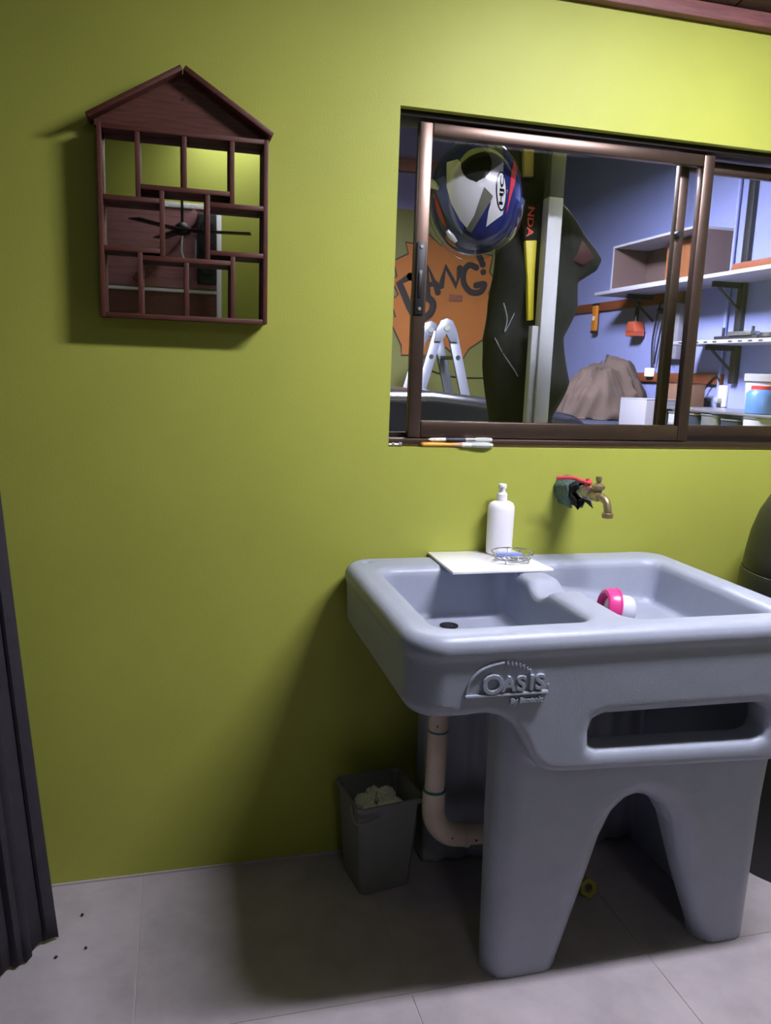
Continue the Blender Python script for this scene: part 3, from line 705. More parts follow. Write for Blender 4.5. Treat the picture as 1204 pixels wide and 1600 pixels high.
MB().box(-.87, -.84, -.30, -.0, 2.04, 2.09).build('rod_bracket', 'bronze_dark', ct)

# ------------------------------------------------------------------ things on the window sill
pb = thing('paint_brush', 'orange-handled paint brush with pale stiff bristles on the window sill', 'paint brush', (.76, .006, 1.2))
Z0 = 1.2075
MB().lathe([(.003, 0), (.0075, .004), (.0085, .02), (.0075, .06), (.006, .085), (.007, .094)], (.657, .008, Z0), (1, -.03, 0), 16, sx=1.2, sy=.8).build('handle', 'orange_handle', pb, smooth=True)
MB().lathe([(.007, .094), (.0085, .11), (.0095, .118)], (.657, .008, Z0), (1, -.03, 0), 16, sx=1.4, sy=.7).build('handle_neck', 'bare_wood', pb, smooth=True)
MB().lathe([(.0098, .117), (.0102, .143)], (.657, .008, Z0), (1, -.03, 0), 16, sx=1.5, sy=.7).build('ferrule', 'white_worn', pb, smooth=True, angle=35)
MB().lathe([(.010, .142), (.0115, .165), (.0112, .195), (.007, .208), (.002, .209)], (.657, .008, Z0), (1, -.03, 0), 16, sx=1.5, sy=.7).build('bristles', 'bristle', pb, smooth=True)
pb2 = thing('paint_brush', 'dark worn paint brush lying behind the orange-handled one on the sill', 'paint brush', (.78, .018, 1.2))
Z1 = 1.2062
ax2 = (1, .03, 0)
MB().lathe([(.002, 0), (.005, .01), (.0055, .05)], (.680, .0145, Z1 + .014), ax2, 14).build('handle_tip', 'white_worn', pb2, smooth=True)
MB().lathe([(.0056, .05), (.006, .09), (.0065, .11)], (.680, .0145, Z1 + .014), ax2, 14).build('handle', 'dark_handle', pb2, smooth=True)
MB().lathe([(.0068, .11), (.0068, .14)], (.680, .0145, Z1 + .014), ax2, 14).build('ferrule', 'chrome', pb2, smooth=True)
MB().lathe([(.0066, .14), (.0075, .17), (.006, .19), (.003, .192)], (.680, .0145, Z1 + .014), ax2, 14).build('bristles', 'bristle', pb2, smooth=True)
sc = thing('metal_bolt', 'short grey metal bolt on the sill corner', 'bolt', (.585, .01, 1.2))
MB().cyl((.566, .010, 1.2055), (.598, .009, 1.2055), .0035, n=12).build('shank', 'galv', sc)
MB().cyl((.594, .009, 1.2065), (.602, .0088, 1.2065), .0062, n=6).build('head', 'galv', sc)
MB().cyl((.574, .010, 1.206), (.581, .010, 1.206), .0058, n=6).build('nut', 'galv', sc)

# ================================================================== THE GARAGE BEHIND THE WINDOW
GX0, GX1, GY = -.6, 3.0, 4.1
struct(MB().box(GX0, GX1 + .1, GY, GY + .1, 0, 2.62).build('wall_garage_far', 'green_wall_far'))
struct(MB().box(GX0, GX1 + .1, GY, GY + .1, 2.62, 3.6).build('wall_garage_upper', 'lavender_wall'))
struct(MB().box(GX1, GX1 + .1, WT, GY, 0, 3.6).build('wall_garage_right', 'blue_wall'))
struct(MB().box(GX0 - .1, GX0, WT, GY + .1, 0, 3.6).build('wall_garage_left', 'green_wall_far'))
struct(MB().box(GX0, GX1, WT, GY, -.06, 0).build('floor_garage', 'concrete'))
struct(MB().box(GX0 - .1, GX1 + .1, WT, GY + .1, 3.6, 3.7).build('ceiling_garage', 'concrete'))
struct(MB().box(GX0, GX1, GY - .06, GY, 2.882, 2.975).build('trim_2', 'trim_wood', bevel=.004))
gl = thing('garage_panel_lamp', 'flat white panel lamp hung below the garage ceiling', 'lamp', GLAMP_POS)
g0 = Vector(GLAMP_POS)
MB().box(g0.x - .28, g0.x + .28, g0.y - .28, g0.y + .28, g0.z, g0.z + .004).build('diffuser', 'tube_glow', gl)
MB().box(g0.x - .3, g0.x + .3, g0.y - .3, g0.y + .3, g0.z + .004, g0.z + .04).build('housing', 'white_plastic', gl, bevel=.004)
for s_ in (-.2, .2): MB().cyl(g0 + Vector((s_, 0, .03)), (g0.x + s_, g0.y, 3.6), .005, n=8).build('hanger_rod', 'galv', gl)

# mural on the far wall
mu = thing('wall_mural', 'orange burst with hand-painted BANG! lettering on the olive garage wall', 'mural', (2.05, GY - .003, 1.49))
BURST = [(1.738, 2.378), (1.763, 2.294), (1.647, 2.234), (1.677, 2.117), (1.637, 2.09), (1.693, 1.983), (1.633, 1.931), (1.679, 1.812), (1.627, 1.795), (1.734, 1.594), (1.737, 1.52), (2.056, 1.532), (2.101, 1.599), (2.238, 1.488), (2.303, 1.592), (2.446, 1.69), (2.426, 1.749), (2.484, 1.802), (2.444, 1.901), (2.482, 2.003), (2.442, 2.026), (2.483, 2.152), (2.442, 2.199), (2.462, 2.323), (2.363, 2.34), (2.334, 2.45), (2.216, 2.364), (2.077, 2.479), (2.03, 2.37), (1.889, 2.474), (1.853, 2.367)]
MB().prism(BURST, 'y', GY - .003, GY).build('burst', 'mural_orange', mu)
MB().tube([(a, GY - .004, c) for a, c in BURST], .006, 8, True, flat=(0, 1, 0)).build('burst_outline', 'mural_dark', mu)
def stroke(nm, pts, wd, smooth=True):
    P = [(a, GY - .006, c) for a, c in pts]
    P = spline(P, 6) if smooth else [Vector(p) for p in P]
    b = MB().tube(P, wd, 10, flat=(0, 1, 0))
    for p in (P[0], P[-1]): b.cyl(Vector(p) + Vector((0, .0025, 0)), Vector(p) - Vector((0, .0025, 0)), wd, n=14)
    return b
b1 = stroke('B', [(1.785, 2.123), (1.699, 2.07), (1.79, 1.891), (1.858, 1.782)], .030, False)
b2 = stroke('B', [(1.785, 2.123), (1.865, 2.09), (1.858, 2.002), (1.814, 1.951), (1.901, 1.98), (1.978, 1.936), (1.96, 1.851), (1.868, 1.792)], .030)
b1.add(b2.v, b2.f); b1.build('letter_b', 'mural_black', mu)
a1 = stroke('A', [(1.933, 1.992), (1.922, 2.214), (2.016, 2.02)], .026, False); a2 = stroke('A', [(1.934, 2.07), (1.997, 2.083)], .02, False); a1.add(a2.v, a2.f); a1.build('letter_a', 'mural_black', mu)
n1 = stroke('N', [(2.040, 2.07), (2.072, 2.215), (2.165, 2.075), (2.190, 2.21)], .026, False); n1.build('letter_n', 'mural_black', mu)
stroke('G', [(2.326, 2.226), (2.266, 2.241), (2.225, 2.19), (2.228, 2.102), (2.289, 2.037), (2.37, 2.041), (2.404, 2.103), (2.334, 2.089)], .025).build('letter_g', 'mural_black', mu)
e1 = stroke('!', [(2.336, 2.334), (2.379, 2.254)], .026, False); e1.cyl((2.388, GY - .008, 2.195), (2.388, GY - .003, 2.195), .024, n=16); e1.build('exclamation_mark', 'mural_black', mu)
tag(MB().box(2.112, 2.223, GY - .008, GY - .0005, 1.954, 2.007).build('paper_note', 'rail_wood'), 'small brown card stuck below the BANG! lettering', 'card')
tag(MB().tube(spline([(1.95, GY - .01, 1.42), (2.08, GY - .01, 1.385), (2.25, GY - .01, 1.362), (2.6, GY - .01, 1.371)]), .004, 8).build('wall_cable', 'cable_black', smooth=True), 'thin black cable along the olive wall under the orange burst', 'cable')
tag(MB().box(2.56, 2.60, GY - .03, GY - .0005, 0, 1.52).build('wall_conduit', 'cab_white', bevel=.005), 'white upright conduit on the olive garage wall', 'conduit')

# folding ladder
ld = thing('folding_ladder', 'aluminium folding ladder standing open in front of the mural', 'ladder', (1.74, 3.2, 0))
for s in (-1, 1):
    for yy in (3.05, 3.38):
        top = Vector((1.74 + s * .05, yy, 1.66)); bot = Vector((1.74 + s * .50, yy, .0)); d = bot - top
        n_ = Vector((-d.z, 0, d.x)).normalized()
        MB().obox((top + bot) / 2, d / 2, (0, .013, 0), n_ * .033).build('rail', 'aluminium', ld, bevel=.004)
    for k in range(6):
        t = (1.60 - .26 * k - .1) ; q = 1.74 + s * (.05 + .45 * (1.66 - t) / 1.66)
        MB().box(q - .014, q + .014, 3.06, 3.37, t - .014, t + .014).build('rung', 'aluminium', ld, bevel=.003)
        MB().cyl((q, 3.033, t), (q, 3.05, t), .016, n=10).build('rung_plug', 'black_rubber', ld)
for yy in (3.03, 3.38):
    MB().prism([(1.66, 1.60), (1.67, 1.68), (1.70, 1.735), (1.74, 1.752), (1.78, 1.735), (1.81, 1.68), (1.82, 1.60), (1.77, 1.60), (1.74, 1.65), (1.71, 1.60)], 'y', yy - .01, yy + .012).build('hinge', 'aluminium', ld, bevel=.002)
    MB().cyl((1.74, yy - .018, 1.69), (1.74, yy + .02, 1.69), .02, n=14).build('hinge_pin', 'galv', ld)

# dark vehicle body in front of it
vc = thing('parked_car', 'glossy black car body parked behind the window', 'car', (1.35, 2.0, 0))
MB().prism([(.45, .25), (.42, 1.0), (.55, 1.24), (.80, 1.31), (1.2, 1.315), (1.6, 1.275), (1.95, 1.215), (2.15, 1.10), (2.2, .9), (2.2, .25)], 'y', 1.55, 2.5).build('body', 'black_paint', vc, bevel=.06, seg=4)
for x in (.75, 1.9): MB().lathe([(.2, -.09), (.29, -.08), (.31, -.04), (.31, .04), (.29, .08), (.2, .09)], (x, 1.62, .31), (0, 1, 0), 32).build('wheel', 'black_rubber', vc, smooth=True)
for x in (.75, 1.9): MB().lathe([(.2, -.09), (.29, -.08), (.31, -.04), (.31, .04), (.29, .08), (.2, .09)], (x, 2.43, .31), (0, 1, 0), 32).build('wheel', 'black_rubber', vc, smooth=True)
tag(crumple((.86, 1.95, 1.434), .10, 77).build('black_bag', 'jacket_black', smooth=True, angle=25), 'crumpled black bag lying on the black car', 'bag')
# dark tote, draped cloth, boxes
wbch = thing('storage_tote', 'dark blue plastic storage tote below the brown cloth', 'tote', (2.45, 2.55, 0))
MB().box(2.24, 2.97, 2.16, 2.93, .802, 1.10).build('body', 'dark_tote', wbch, bevel=.03)
MB().box(2.22, 2.985, 2.14, 2.95, 1.10, 1.145).build('lid', 'dark_tote', wbch, bevel=.02, seg=3)
bn = thing('work_bench', 'plain dark workbench below the storage tote', 'bench', (2.6, 2.5, 0))
MB().box(2.26, 2.99, 1.81, 3.2, .75, .80).build('bench_top', 'rail_wood', bn, bevel=.004)
for x in (2.30, 2.95):
    for y in (1.86, 3.15): MB().box(x - .03, x + .03, y - .03, y + .03, 0, .75).build('leg', 'rail_wood', bn)
V = []; Fc = []; NA, NR = 120, 30
for k in range(NR + 1):
    t = k / NR
    for i in range(NA):
        a = 2 * math.pi * i / NA
        r = .03 + .20 * min(1, t * 1.6) ** .8 + .05 * max(0, t - .6)
        ca, sa = math.cos(a), math.sin(a)
        rid = 1 - 2.2 * abs(mn.noise(Vector((ca * 2.3 + t * 1.1, sa * 2.3 - t * .6, t * .9 + 3.3))))
        rid2 = 1 - 2.0 * abs(mn.noise(Vector((ca * 4.5 - t * 1.4, sa * 4.5, t * 1.2 + 9.1))))
        fold = 1 + (.20 * rid + .05 * rid2) * (.2 + .8 * t)
        z = 1.44 + .05 * ca * (1 - t) - .33 * max(0, t - .30) / .70 + (.05 * rid + .02 * rid2) * (1 - t * .8)
        if t > .97: z = 1.148
        V.append((2.66 + r * fold * 1.15 * ca, 2.6 + r * fold * sa, max(z, 1.148)))
for k in range(NR):
    for i in range(NA): Fc.append((k * NA + i, k * NA + (i + 1) % NA, (k + 1) * NA + (i + 1) % NA, (k + 1) * NA + i))
Fc.append(tuple(range(NA)))
q = MB().add(V, Fc).build('brown_cloth', 'cloth_brown', smooth=True, angle=80)
tag(q, 'brown cloth draped in folds over a lump on the dark tote', 'cloth')
def carton(name, label, x0, x1, y0, y1, z0, z1, m, flap=True):
    t = thing(name, label, 'box', ((x0 + x1) / 2, (y0 + y1) / 2, z0))
    MB().box(x0, x1, y0, y1, z0, z1 - .004).build('body', m, t, bevel=.003)
    xm = (y0 + y1) / 2
    MB().box(x0, x1, y0, xm - .002, z1 - .004, z1).build('flap', m, t); MB().box(x0, x1, xm + .002, y1, z1 - .004, z1).build('flap', m, t)
carton('white_carton', 'white cardboard carton beside the brown cloth', 2.52, 2.75, 1.84, 2.11, .802, 1.295, 'box_white')
carton('brown_carton', 'brown cardboard carton standing behind the white carton', 2.78, 2.98, 2.0 + .97, 2.0 + 1.17, .802, 1.40, 'cardboard')
carton('brown_carton', 'open brown cardboard box on the bench against the blue wall', 2.76, 2.93, 1.90, 2.125, .802, 1.385, 'cardboard')

# ------- blue wall: rails, cabinet, shelves and hung tools
def rail(z0, z1, y0, y1, label): return tag(MB().box(GX1 - .022, GX1 - .0005, y0, y1, z0, z1).build('tool_rail', 'rail_wood', bevel=.003), label, 'rail')
rail(1.875, 1.935, 2.28, 3.75, 'upper brown wooden tool rail on the blue wall')
rail(1.388, 1.446, 1.84, 3.3, 'lower brown wooden rail on the blue wall near the cans')
cb = thing('open_cabinet', 'white open-fronted box cabinet on the upper shelf of the blue wall', 'cabinet', (2.86, 2.3, 1.955))
cz0, cz1, cy0, cy1, cx0 = 1.956, 2.235, 1.86, 2.72, 2.74
MB().box(cx0, 2.995, cy0, cy1, cz1 - .014, cz1).build('top_panel', 'cab_white', cb); MB().box(cx0, 2.995, cy0, cy1, cz0, cz0 + .014).build('bottom_panel', 'cab_white', cb)
MB().box(cx0 + .003, 2.995, cy1 - .014, cy1, cz0 + .014, cz1 - .014).build('side_panel', 'cab_inner', cb); MB().box(cx0, cx0 + .003, cy1 - .014, cy1, cz0 + .014, cz1 - .014).build('edge_strip', 'cab_white', cb); MB().box(cx0, 2.995, cy0, cy0 + .014, cz0 + .014, cz1 - .014).build('side_panel', 'cab_inner', cb)
MB().box(2.985, 2.995, cy0 + .014, cy1 - .014, cz0 + .014, cz1 - .014).build('back_panel', 'cab_inner', cb)
MB().box(2.86, 2.984, 2.02, 2.30, cz0 + .015, cz1 - .03).build('inner_block', 'cab_orange', cb)
def shelf(name, label, y0, y1, z, dx, th=.02, m='cab_white'):
    t = thing(name, label, 'shelf', (GX1, (y0 + y1) / 2, z))
    MB().box(GX1 - dx, GX1 - .0005, y0, y1, z - th, z).build('board', m, t, bevel=.002)
    return t
sA = shelf('wall_shelf', 'white wall shelf holding the open cabinet on the blue wall', .55, 2.85, 1.955, .30)
sB = shelf('wall_shelf', 'white wall shelf with black labels on its front edge', .55, 2.05, 1.622, .24)
for t, z, ys_ in ((sA, 1.935, (1.75, 2.6, .9)), (sB, 1.602, (1.75, .9))):
    for y in ys_:
        MB().box(GX1 - .20, GX1 - .001, y - .012, y + .012, z - .03, z - .001).build('bracket_arm', 'bracket_black', t)
        MB().tube([(GX1 - .005, y, z - .16), (GX1 - .17, y, z - .025)], .008, 8).build('bracket_strut', 'bracket_black', t)
for y0, s_ in ((1.90, 'ESTANTE'), (1.55, 'HERRAMIENTA')):
    pass
for k in range(9):
    y = 1.95 - k * .075 - (.05 if k > 4 else 0)
    MB().box(GX1 - .2412, GX1 - .240, y - .03, y, 1.608, 1.615).build('edge_label', 'mural_black', sB)
up = tag(MB().box(GX1 - .03, GX1 - .0005, 1.72, 1.77, 1.395, 2.8).build('shelf_upright', 'bracket_black', bevel=.003), 'black slotted shelf upright on the blue wall', 'upright')
cdt = tag(MB().tube([(GX1 - .015, 1.86, 1.22), (GX1 - .015, 1.86, 2.7)], .011, 10).build('wall_conduit', 'blue_wall'), 'blue painted conduit running up the blue wall', 'conduit')
# level, brush, cable, strip
lv = thing('spirit_level', 'short orange spirit level hung from the upper rail', 'level', (GX1 - .035, 3.3, 1.72))
MB().box(GX1 - .045, GX1 - .023, 3.27, 3.33, 1.735, 1.915).build('body', 'tool_orange', lv, bevel=.003)
for z0, z1 in ((1.72, 1.737), (1.913, 1.93)): MB().box(GX1 - .047, GX1 - .022, 3.268, 3.332, z0, z1).build('end_cap', 'black_rubber', lv, bevel=.003)
MB().box(GX1 - .0465, GX1 - .045, 3.285, 3.315, 1.81, 1.84).build('vial', 'helmet_white', lv)
hb = thing('hand_brush', 'red hand brush with dark handle hung from the upper rail', 'brush', (GX1 - .05, 2.72, 1.69))
MB().cyl((GX1 - .04, 2.73, 1.90), (GX1 - .05, 2.725, 1.77), .012, .016, 12).build('handle', 'dark_handle', hb, smooth=True)
MB().prism([(2.69, 1.775), (2.76, 1.775), (2.785, 1.705), (2.66, 1.705)], 'x', GX1 - .09, GX1 - .012).build('head', 'tool_red', hb, bevel=.008)
for k in range(6): MB().box(GX1 - .085, GX1 - .018, 2.665 + k * .02, 2.68 + k * .02, 1.680, 1.708).build('bristle_tuft', 'tool_red', hb)
hc = thing('hanging_cable', 'black cable loop with white plug hung from the upper rail', 'cable', (GX1 - .03, 2.55, 1.43))
MB().tube(spline([(GX1 - .03, 2.52, 1.47), (GX1 - .03, 2.54, 1.65), (GX1 - .03, 2.50, 1.85), (GX1 - .03, 2.47, 1.885), (GX1 - .03, 2.44, 1.85), (GX1 - .03, 2.48, 1.62), (GX1 - .03, 2.50, 1.50)]), .006, 8).build('cord', 'cable_black', hc, smooth=True)
MB().box(GX1 - .05, GX1 - .02, 2.50, 2.57, 1.42, 1.475).build('plug', 'white_plastic', hc, bevel=.004)
for y in (2.45, 2.49): MB().sphere((GX1 - .03, y, 1.83), .018).build('knot', 'cable_black', hc, smooth=True)
tag(MB().box(GX1 - .05, GX1 - .003, 2.25, 2.35, 1.53, 1.862).build('hung_board', 'box_white', bevel=.004), 'long white panel hung on the blue wall below the cabinet', 'panel')
ot = thing('power_outlet', 'white wall outlet with plug near the paint cans', 'outlet', (GX1 - .01, 1.84, 1.27))
MB().box(GX1 - .02, GX1 - .0005, 1.79, 1.87, 1.265, 1.385).build('plate', 'white_plastic', ot, bevel=.004)
MB().box(GX1 - .05, GX1 - .02, 1.81, 1.85, 1.285, 1.315).build('plug', 'grey_plastic', ot, bevel=.005)
MB().tube(spline([(GX1 - .03, 1.83, 1.40), (GX1 - .03, 1.88, 1.43), (GX1 - .03, 1.96, 1.36), (GX1 - .04, 1.95, 1.31), (GX1 - .04, 1.90, 1.295)]), .005, 8).build('lead', 'cable_black', ot, smooth=True)
# can shelf and cans
CS = 1.262
s3 = shelf('can_shelf', 'thin grey shelf of paint cans with bucket and blue jar on top', .70, 1.80, CS, .42, .012, 'tin')
for y in (.75, 1.775): MB().box(GX1 - .40, GX1 - .37, y - .02, y + .02, 0, CS - .012).build('leg', 'bracket_black', s3)
MB().box(GX1 - .42, GX1 - .0005, .70, 1.80, 1.00, 1.012).build('lower_board', 'tin', s3)
def can(y, r, hgt, body, band, label):
    x = GX1 - .42 + r - .004; z = 1.0125
    t = thing('paint_can', label, 'can', (x, y, z))
    MB().lathe([(r - .003, 0), (r, .003), (r, hgt - .006), (r + .003, hgt - .004), (r + .003, hgt), (r - .008, hgt), (r - .009, hgt - .005)], (x, y, z), n=32).build('body', body, t, smooth=True, angle=35)
    MB().lathe([(r + .0008, hgt * .2), (r + .0008, hgt * .75)], (x, y, z), n=32, capb=False, capt=False).build('paper_label', band, t, smooth=True)
    MB().lathe([(r + .003, hgt * .97), (r + .004, hgt * .985), (r + .003, hgt)], (x, y, z), n=32, capb=False, capt=False).build('rim', 'tin', t, smooth=True)
can(1.69, .055, .225, 'can_white', 'box_white', 'plain white paint can next to the shelf leg and a dark can')
can(1.555, .06, .225, 'can_dark', 'black_paint', 'dark paint can with pale badge between two white cans')
MB().box(GX1 - .4265, GX1 - .424, 1.535, 1.575, 1.17, 1.215).build('badge', 'can_white', bpy.data.objects['paint_can.001'])
can(1.405, .065, .23, 'tin', 'can_white', 'tin paint can with large white label between dark cans')
can(1.25, .06, .215, 'can_dark', 'can_dark', 'dark blue paint can beside the widest white can')
can(1.085, .085, .235, 'can_white', 'can_white', 'widest white paint can under the blue jar')
bk = thing('paint_bucket', 'white paint bucket with grey lid on the can shelf', 'bucket', (2.80, 1.22, CS))
MB().lathe([(.105, 0), (.11, .004), (.12, .165)], (2.80, 1.22, CS), n=36).build('body', 'can_white', bk, smooth=True, angle=35)
MB().lathe([(.123, .15), (.126, .152), (.126, .185), (.118, .187)], (2.80, 1.22, CS), n=36).build('lid', 'grey_plastic', bk, smooth=True, angle=35)
jb = thing('blue_jar', 'blue jar with red band in front of the white bucket', 'jar', (2.655, 1.10, CS))
MB().lathe([(.06, 0), (.066, .005), (.066, .095), (.05, .112), (.045, .115)], (2.648, 1.10, CS), n=32).build('body', 'jar_fill', jb, smooth=True, angle=50)
MB().lathe([(.047, .113), (.047, .13), (.045, .131)], (2.648, 1.10, CS), n=32).build('lid', 'jar_red', jb, smooth=True, angle=35)
cl_ = thing('tool_clamp', 'dark metal clamp tool lying on the labelled shelf', 'tool', (2.86, 1.62, 1.622))
MB().box(2.83, 2.87, 1.40, 1.74, 1.623, 1.645).build('bar', 'bracket_black', cl_, bevel=.003)
MB().box(2.82, 2.88, 1.44, 1.62, 1.645, 1.665).build('jaw', 'galv', cl_, bevel=.003)
for y in (1.46, 1.69): MB().cyl((2.85, y, 1.64), (2.85, y, 1.69), .008, n=10).build('screw', 'bracket_black', cl_)
MB().lathe([(.05, 0), (.055, .01), (.05, .03)], (2.86, 1.34, 1.623)).build('disc', 'black_rubber', cl_, smooth=True)
tag(MB().prism([(1.0, 1.957), (1.52, 1.957), (1.50, 1.99), (1.05, 1.995)], 'x', 2.72, 2.95).build('wood_block', 'rail_wood', bevel=.005), 'brown wooden block lying on the upper white shelf', 'block')

# ------- motorcycle gear hung inside the window
hc_ = Vector((.872, .262, 1.922)); TH = math.radians(-20.3)
hm = thing('motorcycle_helmet', 'white and blue motorcycle helmet hung upside down behind the glass', 'helmet', hc_ - Vector((0, 0, .165)))
A_, B_, C_ = .139, .135, .167
RH = Matrix.Translation(hc_) @ Matrix.Rotation(TH, 4, 'Z')
def surf(u, v, off=0.):
    k = max(0.0, 1 - (u / (A_ + off)) ** 2 - (v / (C_ + off)) ** 2)
    return RH @ Vector((u, -(B_ + off) * math.sqrt(k), v))
b = MB().sphere((0, 0, 0), 1, 64, 40, (A_, B_, C_)); b.xf(RH).build('shell', 'helmet_navy', hm, smooth=True, angle=80)
PX = .00197
def decal(nm, pts, m, off=.0008, rings=10, sub=4):
    P = [((x - 752) * PX, -(y - 300) * PX) for x, y in pts]
    Q = []
    for i in range(len(P)):
        a, c = P[i], P[(i + 1) % len(P)]
        for k in range(sub): Q.append((a[0] + (c[0] - a[0]) * k / sub, a[1] + (c[1] - a[1]) * k / sub))
    cu = sum(p[0] for p in P) / len(P); cv = sum(p[1] for p in P) / len(P); n = len(Q)
    V = [surf(cu, cv, off)]; Fc = []
    for r in range(1, rings + 1):
        for u, v in Q: V.append(surf(cu + (u - cu) * r / rings, cv + (v - cv) * r / rings, off))
    for i in range(n): Fc.append((0, 1 + i, 1 + (i + 1) % n))
    for r in range(rings - 1):
        for i in range(n): Fc.append((1 + r * n + i, 1 + (r + 1) * n + i, 1 + (r + 1) * n + (i + 1) % n, 1 + r * n + (i + 1) % n))
    return MB().add(V, Fc).build(nm, m, hm, smooth=True, angle=80)
decal('blue_panel', [(694, 285), (706, 282), (712, 300), (722, 330), (738, 352), (736, 362), (722, 352), (706, 330), (697, 308)], 'helmet_blue')
decal('white_panel', [(708, 262), (724, 260), (734, 272), (740, 288), (752, 294), (764, 290), (790, 262), (790, 300), (772, 322), (752, 346), (742, 354), (732, 344), (718, 322), (710, 298)], 'helmet_white', .0012)
decal('grey_flash', [(764, 300), (778, 312), (764, 336), (749, 360), (741, 356), (752, 338)], 'helmet_grey', .0016)
decal('white_flash', [(778, 308), (798, 300), (793, 334), (770, 352), (772, 332)], 'helmet_white', .0018)
decal('white_upper', [(764, 222), (786, 226), (790, 262), (772, 280), (768, 250)], 'helmet_grey', .0012)
decal('reflection_disc', [(751 + 22 * math.cos(t), 268 + 24 * math.sin(t)) for t in [2 * math.pi * k / 20 for k in range(20)]], 'helmet_reflection', .0022, sub=1)  # dark reflection in the window glass, painted onto the shell as a disc
decal('red_streak', [(806, 252), (811, 268), (808, 290), (798, 334), (801, 300), (802, 275)], 'helmet_red', .0014)
decal('red_edge', [(690, 302), (696, 312), (708, 340), (713, 352), (706, 346), (696, 328)], 'helmet_red', .0016)
decal('logo_oval', [(789 + 8 * math.cos(t) + .06 * (28 * math.sin(t)), 303 + 27 * math.sin(t)) for t in [2 * math.pi * k / 24 for k in range(24)]], 'helmet_black', .0026, sub=1)
decal('logo_field', [(789 + 6.2 * math.cos(t) + .06 * (28 * math.sin(t)), 303 + 24.5 * math.sin(t)) for t in [2 * math.pi * k / 24 for k in range(24)]], 'helmet_white', .0030, sub=1)
tx = text_mb('HJC', .034, .0, Matrix.Identity(4), .0012)
xs_ = [p[0] for p in tx.v]; ww = max(xs_) - min(xs_)
tx.v = [tuple(surf((789 - 752) * PX + -(q[1] - .012) * .42 , -(303 - 300) * PX - .039 + (q[0] / ww) * .078, .0036)) for q in tx.v]
tx.build('logo_text', 'helmet_black', hm)
# visor: clear shell standing off the crown side, with vents
V = []; Fc = []; nu, nv = 40, 12
for i in range(nu + 1):
    u = -.138 + .276 * i / nu
    for j in range(nv + 1):
        t = j / nv; off = .012
        a = math.pi * (1.02 + .96 * i / nu); rr = .80 + .20 * t
        V.append(RH @ Vector(((A_ + off) * rr * math.cos(a), -(B_ + off) * math.sqrt(max(0, 1 - rr * rr)) - .004, (C_ + off) * rr * math.sin(a) - .004)))
for i in range(nu):
    for j in range(nv): q = i * (nv + 1) + j; Fc.append((q, q + 1, q + nv + 2, q + nv + 1))
MB().add(V, Fc).build('visor', 'visor', hm, smooth=True, angle=80)
def vent(nm, pts, m, rr): MB().tube([surf((x - 752) * PX, -(y - 300) * PX, .006) for x, y in pts], rr, 12).build(nm, m, hm, smooth=True)
vent('vent', [(686, 284), (690, 292), (697, 298)], 'helmet_white', [.006, .012, .006])
vent('vent', [(713, 356), (720, 364), (727, 371)], 'helmet_white', [.006, .010, .006])
vent('vent_orange', [(712, 362), (719, 370), (726, 376)], 'tool_orange', [.004, .007, .004])
vent('vent', [(806, 360), (811, 352), (815, 344)], 'helmet_white', [.004, .006, .004])
MB().tube([RH @ Vector((-.07, 0, .13)), (hc_.x - .02, .25, 2.17), (hc_.x, .20, 2.26), (hc_.x + .02, .25, 2.17), RH @ Vector((.07, 0, .13))], .006, 8).build('chin_strap', 'black_rubber', hm, smooth=True)
tag(MB().tube(spline([(hc_.x, WT, 2.29), (hc_.x, .19, 2.29), (hc_.x, .205, 2.25), (hc_.x, .225, 2.27)]), .006, 10).build('wall_hook', 'galv', smooth=True), 'steel hook above the window carrying the helmet strap', 'hook')

# dark riding jacket beside it
jk = thing('riding_jacket', 'black riding jacket with yellow panel hung behind the window glass', 'jacket', (1.15, .40, 1.0))
cont = [(1.03, 2.18), (1.01, 2.0), (1.015, 1.85), (1.012, 1.72), (1.002, 1.60), (.985, 1.52), (.992, 1.43), (1.025, 1.25), (1.04, 1.0), (1.23, 1.0), (1.245, 1.27), (1.293, 1.385), (1.268, 1.535), (1.303, 1.63), (1.308, 1.715), (1.365, 1.755), (1.376, 1.79), (1.345, 1.83), (1.215, 1.965), (1.205, 2.05), (1.21, 2.18)]
xs, ys, zs = grid(.94, 1.42, .28, .56, .96, 2.22, .0075)
X, Y, Z = np.meshgrid(xs, ys, zs, indexing='ij', sparse=True); X2, Z2 = np.meshgrid(xs, zs, indexing='ij')
d2 = poly_sdf(X2, Z2, cont)[:, None, :]
yc = .42 + .010 * np.sin(Z * 23 + X * 14) + .006 * np.sin(Z * 9 - X * 45)
thk = .045 + .02 * np.clip(-d2 / .08, 0, 1)
F = rmax(d2 + 0 * Y, np.abs(Y - yc) - thk, .035)
nets_obj('jacket_body', F.astype(np.float32), xs, ys, zs, 'jacket_black', jk)
JF = .329
MB().prism([(1.072, 1.822), (1.112, 1.826), (1.112, 1.72), (1.118, 1.58), (1.099, 1.577), (1.088, 1.70)], 'y', JF, JF + .02).build('yellow_panel', 'jacket_yellow', jk, bevel=.004)
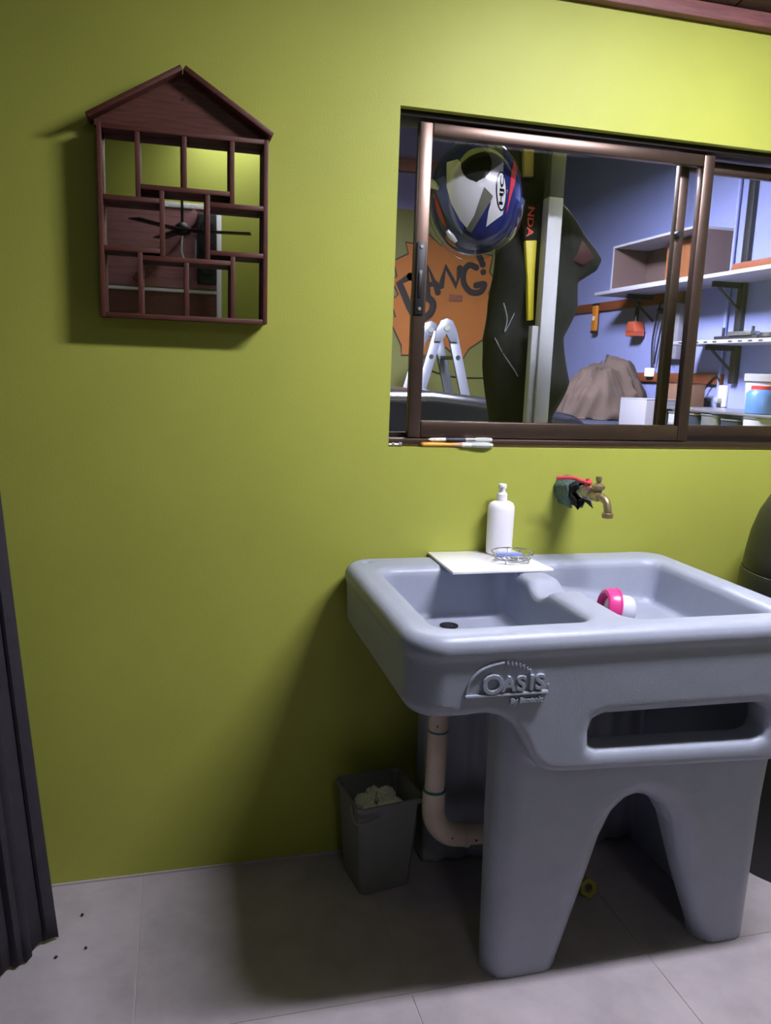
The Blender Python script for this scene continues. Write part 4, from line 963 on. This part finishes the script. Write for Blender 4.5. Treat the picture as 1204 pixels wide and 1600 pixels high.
MB().prism([(1.042, 2.15), (1.080, 2.15), (1.086, 2.012), (1.054, 2.010)], 'y', JF, JF + .02).build('yellow_panel', 'jacket_ochre', jk, bevel=.004)
MB().prism([(1.058, 1.93), (1.115, 1.932), (1.112, 1.826), (1.070, 1.824)], 'y', JF + .002, JF + .02).build('name_patch', 'jacket_black', jk, bevel=.003)
rot = Matrix(((0, -1, 0), (1, 0, 0), (0, 0, 1)))
q = text_mb('NDA', .040, .001, Matrix.Identity(4), .0008)
mx_ = max(p[0] for p in q.v)
q.v = [(1.075 + p[1] * .75 + .0, JF + .0012 - p[2], 1.925 - p[0] / mx_ * .092) for p in q.v]
q.build('patch_lettering', 'red_print', jk)
MB().prism([(1.245, 1.87), (1.30, 1.835), (1.335, 1.79), (1.30, 1.765), (1.235, 1.78)], 'y', .362, .39).build('red_panel', 'jacket_red', jk, bevel=.006)
MB().tube(spline([(1.0, .36, 1.52), (1.03, .352, 1.47), (1.07, .35, 1.42), (1.085, .352, 1.40)]), .0022, 6).build('piping', 'grey_plastic', jk, smooth=True)
MB().tube(spline([(1.02, .352, 1.63), (1.035, .35, 1.58), (1.03, .352, 1.54), (1.06, .352, 1.60)]), .002, 6).build('piping', 'grey_plastic', jk, smooth=True)
MB().tube(spline([(1.18, .36, 1.62), (1.21, .358, 1.66), (1.215, .36, 1.69)]), .002, 6).build('piping', 'grey_plastic', jk, smooth=True)
MB().tube(spline([(1.07, .42, 2.16), (1.07, .42, 2.24), (1.07, .34, 2.29), (1.07, .22, 2.30), (1.07, WT + .002, 2.30)]), .005, 8).build('hanger_hook', 'galv', jk, smooth=True)
# upright post standing in front of the jacket
pt = thing('upright_post', 'white square post with olive top standing behind the window glass', 'post', (1.145, .30, 0))
MB().box(1.119, 1.168, .278, .322, 0, 1.948).build('white_section', 'post_white', pt, bevel=.003)
MB().box(1.119, 1.168, .278, .322, 1.948, 3.6).build('olive_section', 'post_olive', pt, bevel=.003)
MB().box(1.096, 1.118, .288, .318, 0, 1.56).build('side_strip', 'post_white', pt, bevel=.003)
